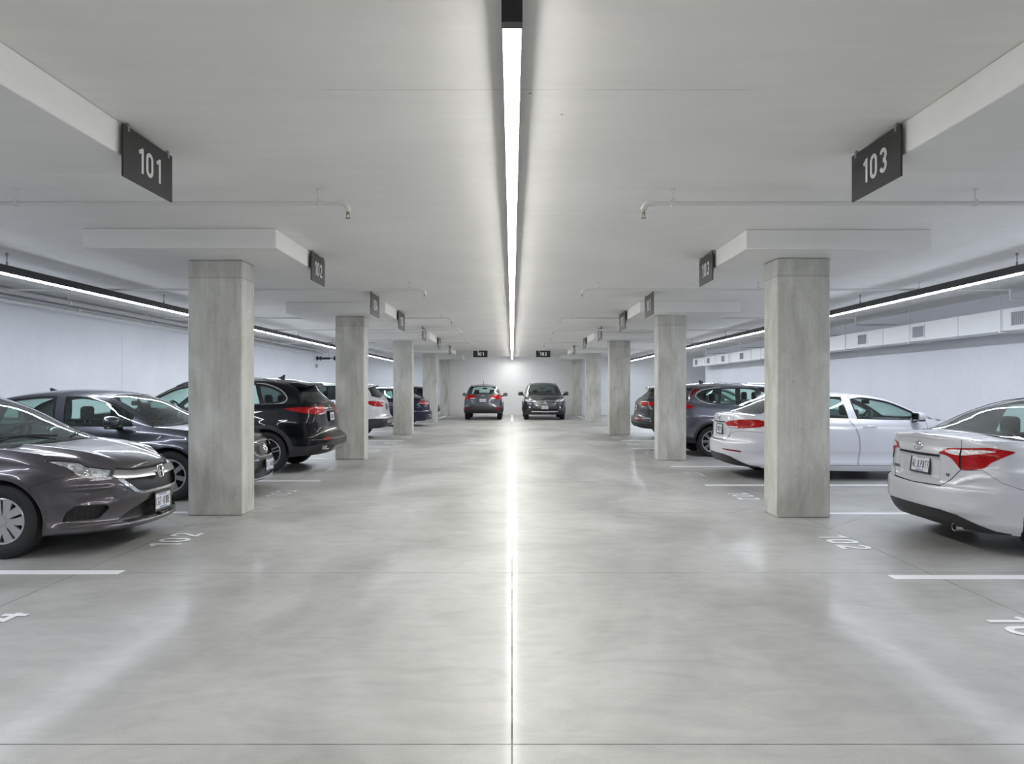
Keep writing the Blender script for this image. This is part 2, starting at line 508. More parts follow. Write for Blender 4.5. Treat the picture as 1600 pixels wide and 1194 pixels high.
# ------------------------------------------------------------------ strip lights
def strip(x, y0, y1, z0, h, w, m_em, label, rods, dh=.012):
    root = empty('strip_light', (x, (y0 + y1) / 2, z0))
    tag(root, label, 'light', 'linear strip lights')
    yc = (y0 + y1) / 2
    bm = bmesh.new()
    bm_box(bm, (-w / 2, y0 - yc, dh), (w / 2, y1 - yc, h))
    for s in (-1, 1):
        e = (y0 - yc) if s < 0 else (y1 - yc)
        bm_box(bm, (-w / 2 - .002, min(e, e + s * .06), 0), (w / 2 + .002, max(e, e + s * .06), h + .002))
    obj_bm('housing', bm, M['black'], root)
    bm = bmesh.new()
    prof = []
    for k in range(9):
        a = PI * k / 8
        prof.append((-math.cos(a) * (w / 2 - .002), max(dh - dh * math.sin(a) ** 0.5, .0005) if 0 < k < 8 else dh + .002))
    nseg = 10
    ys = [y0 - yc + .002 + (y1 - y0 - .004) * i / nseg for i in range(nseg + 1)]
    rows = [[bm.verts.new((px, y, pz)) for (px, pz) in prof] for y in ys]
    for i in range(nseg):
        for k in range(8):
            bm.faces.new((rows[i][k], rows[i][k + 1], rows[i + 1][k + 1], rows[i + 1][k]))
    d = obj_bm('diffuser', bm, m_em, root)
    for y in rods:
        bm = bmesh.new()
        bm_tube(bm, [(0, y - yc, h), (0, y - yc, CEIL - z0 - .002)], .006, 6)
        bm_tube(bm, [(0, y - yc, h), (0, y - yc, h + .05)], .014, 8)
        bm_tube(bm, [(0, y - yc, CEIL - z0 - .035), (0, y - yc, CEIL - z0 - .002)], .016, 8)
        obj_bm('hanger_rod', bm, M['steel'], root)
    return root
strip(0.0, -8.6, 2.62, 3.06, CEIL - 3.066, .086, M['lamp_mid'], 'added unseen white strip light above the aisle behind the viewer', [], .017)  # added out of view as fill light for the column fronts
strip(0.0, 3.12, 39.1, 3.06, CEIL - 3.066, .086, M['lamp_mid'], 'long white strip light on the ceiling above the middle of the aisle', [], .017)
strip(-6.4, 0.2, 38.4, 2.93, .115, .085, M['lamp_side'], 'suspended black strip light above the left parking row', [4.9, 9.1, 13.2, 17.4, 21.5, 25.6, 29.7, 33.8])
strip(6.4, 0.2, 38.4, 2.93, .115, .085, M['lamp_side'], 'suspended black strip light above the right parking row', [4.9, 9.1, 13.2, 17.4, 21.5, 25.6, 29.7, 33.8])

# ------------------------------------------------------------------ hanging number signs
SW = 'second third fourth fifth sixth seventh'.split()
def aisle_sign(side, x, y0, y1, z0, z1, num, label):
    root = empty('number_sign', (x, (y0 + y1) / 2, z1))
    tag(root, label, 'sign', 'hanging bay number signs')
    hw, h = (y1 - y0) / 2, z1 - z0
    sx = 1 if side == 'left' else -1
    bm = bmesh.new(); bm_box(bm, (-.006, -hw, -h), (.006, hw, 0))
    obj_bm('board', bm, M['sign'], root)
    # the reader stands in the aisle and looks at the row
    if side == 'left': fn = lambda u, v, d: Vector((.0062 + d, u, v - h / 2))
    else: fn = lambda u, v, d: Vector((-.0062 - d, -u, v - h / 2))
    text_parts('numeral', num, h * .50, fn, M['sign_white'], root, .003, w=.56, sw=.155, gap=.20)
    for yy in (-hw + .06, hw - .06):
        bm = bmesh.new()
        bm_box(bm, (-.009, yy - .012, -.03), (.009, yy + .012, CEIL - z1))
        obj_bm('bracket', bm, M['steel'], root)
    # small dome fixing on the far side, seen past the near edge
    bm = bmesh.new()
    bm_tube(bm, [(-sx * .004, -hw + .10, -h * .62), (-sx * .035, -hw + .10, -h * .62)], .012, 8)
    obj_bm('fixing', bm, M['steel'], root)
LS = [(4.59, 5.25, 3.19, 2.855, '101'), (8.90, 9.53, 3.19, 2.84, '102'), (12.65, 13.45, 3.19, 2.80, '104'), (15.75, 16.65, 3.19, 2.80, '105'),
      (19.9, 20.8, 3.19, 2.84, '106'), (24.2, 25.1, 3.19, 2.84, '107'), (28.4, 29.3, 3.19, 2.84, '108')]
RS = [(4.59, 5.25, 3.19, 2.855, '103'), (8.90, 9.53, 3.19, 2.84, '103'), (12.65, 13.45, 3.19, 2.80, '107'), (15.75, 16.65, 3.19, 2.80, '101'),
      (19.9, 20.8, 3.19, 2.84, '105'), (24.2, 25.1, 3.19, 2.84, '106'), (28.4, 29.3, 3.19, 2.84, '108')]
for side, lst, x in (('left', LS, -2.49), ('right', RS, 2.49)):
    for i, (a, b, z1, z0, num) in enumerate(lst):
        which = ['nearest and largest', 'second nearest', 'third', 'fourth', 'fifth', 'sixth', 'farthest'][i]
        aisle_sign(side, x, a, b, z0, z1, num, 'black hanging sign%s, %s along the %s side of the aisle' % ((' ' + num) if i < 3 else '', which, side))
for x, num in ((-1.44, '101'), (1.42, '102')):
    root = empty('number_sign', (x, 32.7, 3.19))
    tag(root, 'small black sign reading %s facing the viewer above the far car on the %s' % (num, 'left' if x < 0 else 'right'), 'sign', 'signs over the end bays')
    bm = bmesh.new(); bm_box(bm, (-.325, -.008, -.30), (.325, .008, 0)); obj_bm('board', bm, M['sign'], root)
    text_parts('numeral', num, .155, lambda u, v, d: Vector((u, -.0085 - d, v - .15)), M['line'], root, .003, w=.62, sw=.20, gap=.20)
    for sx in (-.22, .22):
        bm = bmesh.new(); bm_tube(bm, [(sx, 0, 0), (sx, 0, CEIL - 3.19)], .008, 6); obj_bm('bracket', bm, M['steel'], root)

# ------------------------------------------------------------------ floor markings
LINES_L = [(5.83, -3.17), (8.62, -3.3), (11.55, -3.08), (15.2, -3.05), (18.2, -3.08), (20.3, -3.07), (24.3, -3.08), (27.2, -3.1)]
LINES_R = [(5.68, 3.00), (8.56, 3.3), (11.05, 2.97), (13.65, 3.02), (17.8, 2.97), (20.3, 3.08), (24.3, 3.08), (27.2, 3.1)]
WORD = ['nearest', 'second', 'third', 'fourth', 'fifth', 'sixth', 'seventh', 'eighth']
for side, L_, s in (('left', LINES_L, -1), ('right', LINES_R, 1)):
    for i, (y, xe) in enumerate(L_):
        xo = 8.4 * s
        lo, hi = (min(xe, xo), y - .06, 0.0005), (max(xe, xo), y + .06, 0.003)
        o = box('parking_line', lo, hi, M['line'])
        tag(o, '%s white line painted between bays on the %s side' % (WORD[i], side), 'parking line', 'painted bay lines')
for x, y0, y1, lab in ((0.0, 32.0, 39.4, 'white line painted on the floor between the two cars at the far wall'),
                       (-3.56, 33.6, 38.3, 'white line painted left of the rear-facing car at the far wall'),
                       (3.5, 33.6, 38.3, 'white line painted right of the front-facing car at the far wall')):
    o = box('parking_line', (x - .06, y0, 0.0005), (x + .06, y1, 0.003), M['line'])
    tag(o, lab, 'parking line', 'painted end bay lines')
def floor_number(side, x, y, num, label, h=.30):
    root = empty('painted_number', (x, y, .0))
    tag(root, label, 'painted number', 'bay numbers painted on the floor')
    if side == 'left': fn = lambda u, v, d: Vector((-v, u, .0035 + d))
    else: fn = lambda u, v, d: Vector((v, -u, .0035 + d))
    text_parts('digit', num, h, fn, M['line'], root, 0, w=.60, sw=.16, gap=.22, flat=True)
FN_L = [(-3.34, 4.46, '104'), (-3.315, 7.08, '102'), (-3.27, 10.18, '102'), (-3.22, 13.05, '101'), (-3.3, 16.9, '103'), (-3.3, 19.4, '105'), (-3.2, 21.7, '106')]
FN_R = [(3.20, 4.40, '102'), (3.22, 6.98, '102'), (3.2, 9.93, '102'), (3.16, 12.45, '101'), (3.2, 16.6, '103'), (3.2, 19.0, '105'), (3.15, 21.6, '106')]
for side, L_ in (('left', FN_L), ('right', FN_R)):
    for i, (x, y, num) in enumerate(L_):
        floor_number(side, x, y, num, '%s white number painted on the floor along the %s side of the aisle' % (WORD[i], side))

# ------------------------------------------------------------------ sprinkler branch pipes
PIPES = [(6.17, 3.085), (11.6, 3.085), (16.82, 3.13), (19.72, 3.085), (25.3, 3.08), (29.75, 3.08)]
for side, s, xe in (('left', -1, -1.41), ('right', 1, 1.13)):
    for i, (y, zp) in enumerate(PIPES):
        root = empty('sprinkler_pipe', (xe, y, zp))
        tag(root, '%s white sprinkler pipe under the ceiling on the %s side' % (WORD[i], side), 'pipe', 'sprinkler branch pipes')
        end = (8.05 if s > 0 else 8.15) - abs(xe)
        bm = bmesh.new()
        pts = [(s * .05, 0, 0), (s * end, 0, 0)]
        bm_tube(bm, pts, .019, 10)
        if s > 0:
            bm_tube(bm, [(end, 0, 0.02), (end, 0, -.17)], .021, 10)
            bm_tube(bm, [(end - .02, 0, -.155), (9.0 - xe, 0, -.155)], .019, 10)
        obj_bm('pipe', bm, M['pipe'], root, 40)
        bm = bmesh.new()
        bm_tube(bm, [(s * .085, 0, 0)] + [(s * (.055 - .055 * math.sin(a)), 0, -.055 + .055 * math.cos(a)) for a in (0, .4, .8, 1.2, PI / 2)] + [(0, 0, -.075)], .026, 10)
        obj_bm('elbow', bm, M['pipe'], root, 40)
        bm = bmesh.new()
        bm_tube(bm, [(0, 0, -.07), (0, 0, -.095)], .014, 8)
        bm_tube(bm, [(.012, 0, -.095), (.012, 0, -.125)], .004, 6)
        bm_tube(bm, [(-.012, 0, -.095), (-.012, 0, -.125)], .004, 6)
        bm_lathe(bm, [(.0, -.125), (.024, -.126), (.024, -.129), (0, -.130)], 12, 'z')
        obj_bm('sprinkler_head', bm, M['brass'], root, 40)
        for hx in [.25] + [.25 + 2.6 * k for k in range(1, 3)]:
            bm = bmesh.new()
            bm_tube(bm, [(s * hx, 0, .025), (s * hx, 0, CEIL - zp)], .005, 6)
            bm_tube(bm, [(s * hx, 0, CEIL - zp - .012), (s * hx, 0, CEIL - zp)], .018, 8)
            bm_box(bm, (s * hx - .011, -.024, -.026), (s * hx + .011, .024, .034))
            obj_bm('hanger', bm, M['pipe'], root)

# ------------------------------------------------------------------ left wall services
def run(name, x, z, r, y0, y1, mat, label, cat, clamps):
    root = empty(name, (x, (y0 + y1) / 2, z)); yc = (y0 + y1) / 2
    tag(root, label, cat)
    bm = bmesh.new(); bm_tube(bm, [(0, y0 - yc, 0), (0, y1 - yc, 0)], r, 12)
    obj_bm('pipe', bm, mat, root, 40)
    for y in clamps:
        bm = bmesh.new()
        bm_lathe(bm, [(r + .002, -.02), (r + .014, -.02), (r + .014, .02), (r + .002, .02)], 14, 'y', (0, y - yc, 0), closed=True)
        bm_tube(bm, [(0, y - yc, r), (0, y - yc, CEIL - z - .002)], .008, 6)
        obj_bm('clamp', bm, M['pipe'], root, 40)
cl = [10.5, 13.3, 16.1, 18.9, 21.7, 24.5, 27.3, 30.1]
run('service_pipe', -8.22, 3.08, .045, -4, 31.9, M['pipe_grey'], 'thicker grey pipe running along the top of the left wall', 'pipe', cl)
run('service_pipe', -8.40, 3.02, .028, -4, 31.9, M['pipe_grey'], 'thinner grey pipe beside the white tray on the left wall', 'pipe', [c + .6 for c in cl])
root = empty('cable_tray', (-8.66, 14, 2.955))
tag(root, 'white cable tray fixed along the top of the left wall', 'cable tray')
bm = bmesh.new(); bm_box(bm, (-.139, -18, 0), (.12, 17.9, .07), .004, 1); obj_bm('channel', bm, M['white_metal'], root, 40)
bm = bmesh.new(); bm_box(bm, (-.139, -18, .0705), (.135, 17.9, .115), .004, 1); obj_bm('cover', bm, M['white_metal'], root, 40)
# dark valve pipe standing off the left wall
root = empty('valve_pipe', (XL, 32.3, 2.82))
tag(root, 'short dark pipe with valves sticking out high on the left wall', 'pipe')
bm = bmesh.new()
bm_tube(bm, [(.001, 0, 0), (.62, 0, .0)], .05, 12); obj_bm('pipe', bm, M['black'], root, 40)
for x in (.05, .20, .82):
    bm = bmesh.new(); bm_tube(bm, [(x, 0, -.09), (x, 0, .10)], .034, 10); bm_tube(bm, [(x - .05, 0, .0), (x + .05, 0, 0)], .058, 10)
    obj_bm('valve', bm, M['black'], root, 40)
bm = bmesh.new(); bm_tube(bm, [(.60, 0, 0), (.95, 0, -.01), (.97, 0, .12)], .028, 10); obj_bm('elbow', bm, M['steel'], root, 40)
for x in (.14, .55):
    bm = bmesh.new(); bm_tube(bm, [(x, 0, .04), (x, 0, CEIL - 2.822)], .007, 6); obj_bm('hanger', bm, M['steel'], root)
o = box('switch_box', (XL + .001, 32.15, 2.40), (XL + .07, 32.35, 2.56), M['vent'], None, .01)
tag(o, 'small grey box on the left wall under the dark valve pipe', 'electrical box')
# ------------------------------------------------------------------ right wall duct
DX0, DX1, DZ0, DZ1, DY1 = 8.32, 8.72, 2.46, 2.83, 33.0
root = empty('air_duct', (8.5, 16, DZ0))
tag(root, 'long white rectangular air duct with vents along the right wall', 'duct')
bm = bmesh.new(); bm_box(bm, (DX0 - 8.5, -22, 0), (DX1 - 8.5, DY1 - 16, DZ1 - DZ0), .004, 1)
obj_bm('duct_body', bm, M['white_metal'], root, 40)
for y in (4.0, 7.6, 11.0, 13.4, 16.1, 19.8, 22.5, 25.0, 27.3, 29.4, 31.4):
    bm = bmesh.new()
    for lo, hi in (((DX0 - .012, -.012, -.012), (DX0 + .004, .012, DZ1 - DZ0 + .012)), ((DX0 - .012, -.012, -.012), (DX1 + .01, .012, .003)),
                   ((DX0 - .012, -.012, DZ1 - DZ0 - .003), (DX1 + .01, .012, DZ1 - DZ0 + .012))):
        bm_box(bm, (lo[0] - 8.5, y - 16 + lo[1], lo[2]), (hi[0] - 8.5, y - 16 + hi[1], hi[2]))
    obj_bm('joint_flange', bm, M['white_metal'], root)
for y in (5.5, 9.0, 12.2, 15.0, 17.9, 21, 24, 27.5, 31):
    bm = bmesh.new()
    bm_tube(bm, [(DX0 - 8.5 - .02, y - 16, -.02), (DX0 - 8.5 - .02, y - 16, CEIL - DZ0)], .008, 6)
    bm_box(bm, (DX0 - 8.54, y - 16 - .02, -.035), (DX1 - 8.48, y - 16 + .02, -.001))
    obj_bm('duct_hanger', bm, M['pipe'], root)
for y in (5.6, 8.7, 11.75, 14.7, 17.05, 19.4, 22.0, 26.0, 28.3, 30.4, 32.4):
    bm = bmesh.new()
    x = DX0 - 8.5; z0, z1 = .075, .295; w = .205
    for lo, hi in (((x - .014, y - 16 - w - .025, z0 - .025), (x + .002, y - 16 + w + .025, z0)), ((x - .014, y - 16 - w - .025, z1), (x + .002, y - 16 + w + .025, z1 + .025)),
                   ((x - .014, y - 16 - w - .025, z0), (x + .002, y - 16 - w, z1)), ((x - .014, y - 16 + w, z0), (x + .002, y - 16 + w + .025, z1))):
        bm_box(bm, lo, hi)
    v = obj_bm('vent_grille', bm, M['white_metal'], root)
    bm = bmesh.new()
    bm_box(bm, (x - .002, y - 16 - w, z0), (x - .0005, y - 16 + w, z1))
    for k in range(9):
        yy = y - 16 - w + .02 + k * (2 * w - .04) / 8
        bm_box(bm, (x - .011, yy - .006, z0), (x - .002, yy + .004, z1))
    obj_bm('slats', bm, M['vent'], v)
# ------------------------------------------------------------------ car materials
def mat_carpaint(name, col, metal=0.55, rough=0.30, coat=1.0, spec=0.5):
    t = NT(name)
    tc = t.n('ShaderNodeTexCoord').outputs['Object']
    fl = t.n('ShaderNodeTexVoronoi'); fl.inputs['Scale'].default_value = 900
    t.l(tc, fl.inputs['Vector'])
    c = t.mix(1.0, (*col, 1), t.ramp(fl.outputs['Distance'], [(0.0, 1.08), (0.8, 0.92)]), 'MULTIPLY')
    t.bsdf(col=c, rough=rough, metal=metal, coat=coat, coatr=0.025, spec=spec)
    return t.m
def mat_glass(name, tint, refl=1.0):
    t = NT(name)
    tr = t.n('ShaderNodeBsdfTransparent'); tr.inputs[0].default_value = (*tint, 1)
    gl = t.n('ShaderNodeBsdfGlossy'); gl.inputs[0].default_value = (1, 1, 1, 1); gl.inputs['Roughness'].default_value = 0.02
    fr = t.n('ShaderNodeFresnel')
    bf = t.n('ShaderNodeNewGeometry').outputs['Backfacing']
    t.l(t.math('MULTIPLY_ADD', bf, 0.658 - 1.52, 1.52), fr.inputs[0])      # same pane seen from inside
    f = t.math('MULTIPLY_ADD', fr.outputs[0], refl, 0.015, clamp=True)
    mx = t.n('ShaderNodeMixShader')
    t.l(f, mx.inputs[0]); t.l(tr.outputs[0], mx.inputs[1]); t.l(gl.outputs[0], mx.inputs[2])
    t.l(mx.outputs[0], t.out.inputs[0])
    return t.m
def mat_mesh_black(name, sx, sz):
    """black plastic honeycomb"""
    t = NT(name)
    tc = t.n('ShaderNodeTexCoord').outputs['Object']
    v = t.n('ShaderNodeTexVoronoi'); v.feature = 'DISTANCE_TO_EDGE'
    v.inputs['Randomness'].default_value = 0.0
    t.l(t.mapping(tc, (1, sx, sz)), v.inputs['Vector']); v.inputs['Scale'].default_value = 1.0
    e = t.math('LESS_THAN', v.outputs['Distance'], 0.09)
    c = t.mix(e, (0.004, 0.004, 0.005), (0.022, 0.022, 0.025))
    t.bsdf(col=c, rough=0.35, normal=t.bump(e, 0.6, 0.01))
    return t.m
def mat_bowl(name):
    """faceted reflector behind a clear lamp lens"""
    t = NT(name)
    tc = t.n('ShaderNodeTexCoord').outputs['Object']
    v = t.n('ShaderNodeTexVoronoi'); v.inputs['Scale'].default_value = 26
    t.l(t.mapping(tc, (1, 1, 1.6)), v.inputs['Vector'])
    c = t.ramp(v.outputs['Color'], [(0.2, 0.50), (0.8, 0.98)])
    t.bsdf(col=c, rough=0.25, metal=0.35, normal=t.bump(v.outputs['Distance'], 0.5, 0.02))
    return t.m
def mat_lens(name, col, es=0.0):
    t = NT(name)
    tc = t.n('ShaderNodeTexCoord').outputs['Object']
    v = t.n('ShaderNodeTexVoronoi'); v.inputs['Scale'].default_value = 34
    t.l(t.mapping(tc, (1, 1, 2.2)), v.inputs['Vector'])
    c = t.mix(1.0, (*col, 1), t.ramp(v.outputs['Distance'], [(0.1, 1.25), (0.9, 0.6)]), 'MULTIPLY')
    t.bsdf(col=c, rough=0.30, spec=0.15, coat=0.4, coatr=0.02)
    return t.m
M['glass'] = mat_glass('green tinted car glass', (0.76, 0.92, 0.87), 1.5)
M['glass_dark'] = mat_glass('privacy car glass', (0.16, 0.19, 0.19))
M['lens'] = mat_glass('clear lamp lens', (0.92, 0.94, 0.96), 1.0)
M['bowl'] = mat_bowl('lamp reflector')
M['red'] = mat_lens('red lamp lens', (0.40, 0.002, 0.004))
M['red_dark'] = mat_lens('dark red reflector', (0.20, 0.005, 0.007))
M['clear_rear'] = mat_lens('clear ribbed rear lens', (0.78, 0.74, 0.76))
M['amber'] = mat_lens('amber lens', (0.75, 0.30, 0.10))
M['chrome'] = simple('chrome', (0.72, 0.72, 0.73), 0.10, 1.0)
M['mirror'] = simple('mirror glass', (0.22, 0.22, 0.23), 0.06, 1.0)
M['satin'] = simple('satin chrome', (0.55, 0.55, 0.56), 0.24, 1.0)
M['gap'] = simple('shut line rubber', (0.008, 0.008, 0.009), 0.7)
M['trim'] = simple('black exterior plastic', (0.022, 0.022, 0.024), 0.48)
M['gloss_black'] = simple('gloss black trim', (0.010, 0.010, 0.011), 0.12, 0, coat=0.6)
M['interior'] = simple('dark cabin trim', (0.045, 0.047, 0.050), 0.75)
M['seat'] = simple('dark seat fabric', (0.026, 0.027, 0.030), 0.85)
M['headliner'] = simple('grey headliner', (0.30, 0.30, 0.30), 0.9)
M['tyre'] = simple('tyre rubber', (0.018, 0.018, 0.019), 0.72)
M['rim'] = simple('silver wheel', (0.46, 0.46, 0.47), 0.30, 0.7)
M['rim_dark'] = simple('dark wheel recess', (0.03, 0.03, 0.032), 0.5, 0.3)
M['plate'] = simple('white number plate', (0.74, 0.74, 0.78), 0.4)
M['plate_ink'] = simple('dark blue plate ink', (0.03, 0.035, 0.08), 0.5)
M['plate_blue'] = simple('pale blue plate print', (0.30, 0.38, 0.55), 0.5)
M['mesh'] = mat_mesh_black('black honeycomb grille', 26, 34)
M['mesh_fine'] = mat_mesh_black('black fine grille', 40, 46)
M['gold'] = simple('gold reflection badge', (0.75, 0.55, 0.15), 0.2, 0.9)
M['underbody'] = simple('underbody', (0.012, 0.012, 0.013), 0.85)

# ------------------------------------------------------------------ numeric helpers
class Pchip:
    def __init__(self, pts):
        pts = sorted(pts)
        self.x = np.array([p[0] for p in pts], float); self.y = np.array([p[1] for p in pts], float)
        x, y = self.x, self.y
        n = len(x)
        if n == 1:
            self.d = np.zeros(1); return
        h = np.diff(x); dl = np.diff(y) / h
        d = np.zeros(n)
        for i in range(1, n - 1):
            if dl[i - 1] * dl[i] > 0:
                w1, w2 = 2 * h[i] + h[i - 1], h[i] + 2 * h[i - 1]
                d[i] = (w1 + w2) / (w1 / dl[i - 1] + w2 / dl[i])
        d[0], d[-1] = dl[0], dl[-1]
        self.d = d
    def __call__(self, q):
        q = np.asarray(q, float)
        x, y, d = self.x, self.y, self.d
        if len(x) == 1: return np.full(q.shape, y[0])
        qc = np.clip(q, x[0], x[-1])
        i = np.clip(np.searchsorted(x, qc, side='right') - 1, 0, len(x) - 2)
        h = x[i + 1] - x[i]; t = (qc - x[i]) / h
        return (y[i] * (2 * t**3 - 3 * t**2 + 1) + d[i] * h * (t**3 - 2 * t**2 + t) + y[i + 1] * (-2 * t**3 + 3 * t**2) + d[i + 1] * h * (t**3 - t**2))
def sstep(x, a, b):
    t = np.clip((x - a) / (b - a), 0, 1)
    return t * t * (3 - 2 * t)
def in_poly(P, poly):
    x, y = P[:, 0], P[:, 1]
    c = np.zeros(len(P), bool)
    n = len(poly)
    for i in range(n):
        x1, y1 = poly[i]; x2, y2 = poly[(i + 1) % n]
        if y1 == y2: continue
        k = ((y1 > y) != (y2 > y)) & (x < (x2 - x1) * (y - y1) / (y2 - y1) + x1)
        c ^= k
    return c
def subdiv(poly, step, closed=True):
    out = []
    n = len(poly)
    for i in range(n if closed else n - 1):
        a = np.array(poly[i], float); b = np.array(poly[(i + 1) % n], float)
        k = max(1, int(math.ceil(np.linalg.norm(b - a) / step)))
        for j in range(k): out.append(tuple(a + (b - a) * j / k))
    if not closed: out.append(tuple(poly[-1]))
    return out
def catmull(pts, closed=True, n=6):
    P = [np.array(p, float) for p in pts]
    m = len(P); out = []
    for i in range(m if closed else m - 1):
        if closed: p0, p1, p2, p3 = P[i - 1], P[i], P[(i + 1) % m], P[(i + 2) % m]
        else: p0, p1, p2, p3 = P[max(i - 1, 0)], P[i], P[i + 1], P[min(i + 2, m - 1)]
        for j in range(n):
            t = j / n
            out.append(tuple(0.5 * (2 * p1 + (p2 - p0) * t + (2 * p0 - 5 * p1 + 4 * p2 - p3) * t * t + (3 * p1 - p0 - 3 * p2 + p3) * t**3)))
    if not closed: out.append(tuple(P[-1]))
    return out
def round_poly(pts, r, n=4):
    """round the corners of a closed 2D polygon"""
    out = []
    m = len(pts)
    for i in range(m):
        p0, p1, p2 = [np.array(pts[k % m], float) for k in (i - 1, i, i + 1)]
        d0, d2 = p0 - p1, p2 - p1
        l0, l2 = np.linalg.norm(d0), np.linalg.norm(d2)
        k = min(r, .45 * l0, .45 * l2)
        a, b = p1 + d0 / l0 * k, p1 + d2 / l2 * k
        for j in range(n + 1):
            t = j / n
            out.append(tuple((1 - t)**2 * a + 2 * t * (1 - t) * p1 + t * t * b))
    return out
def inset(poly, d):
    """move a closed polygon inwards by d"""
    P = np.array(poly, float)
    A = 0.5 * np.sum(P[:, 0] * np.roll(P[:, 1], -1) - np.roll(P[:, 0], -1) * P[:, 1])
    sg = 1 if A > 0 else -1
    prev, nxt = np.roll(P, 1, 0), np.roll(P, -1, 0)
    def nrm(v):
        return v / np.maximum(np.linalg.norm(v, axis=1, keepdims=True), 1e-9)
    e1, e2 = nrm(P - prev), nrm(nxt - P)
    n1 = np.stack([-e1[:, 1], e1[:, 0]], 1) * sg; n2 = np.stack([-e2[:, 1], e2[:, 0]], 1) * sg
    m = nrm(n1 + n2)
    k = d / np.maximum(np.sum(m * n1, axis=1), 0.5)
    return [tuple(p) for p in P + m * k[:, None]]
def ribbon(pts, w, closed=False):
    qs = stroke_poly(pts, closed, w)
    L = [tuple(q[0]) for q in qs] + ([tuple(qs[-1][1])] if not closed else [])
    R = [tuple(q[3]) for q in qs] + ([tuple(qs[-1][2])] if not closed else [])
    return L + R[::-1]

PAIRED = {'front_door', 'rear_door', 'headlight', 'tail_light', 'fog_recess', 'side_window', 'rear_side_window', 'quarter_window', 'reflector', 'fender',
          'front_arch_trim', 'rear_arch_trim', 'front_wheel_well', 'rear_wheel_well', 'window_trim', 'pillar_light', 'fuel_door', 'mirror_base', 'side_marker', 'corner_light'}

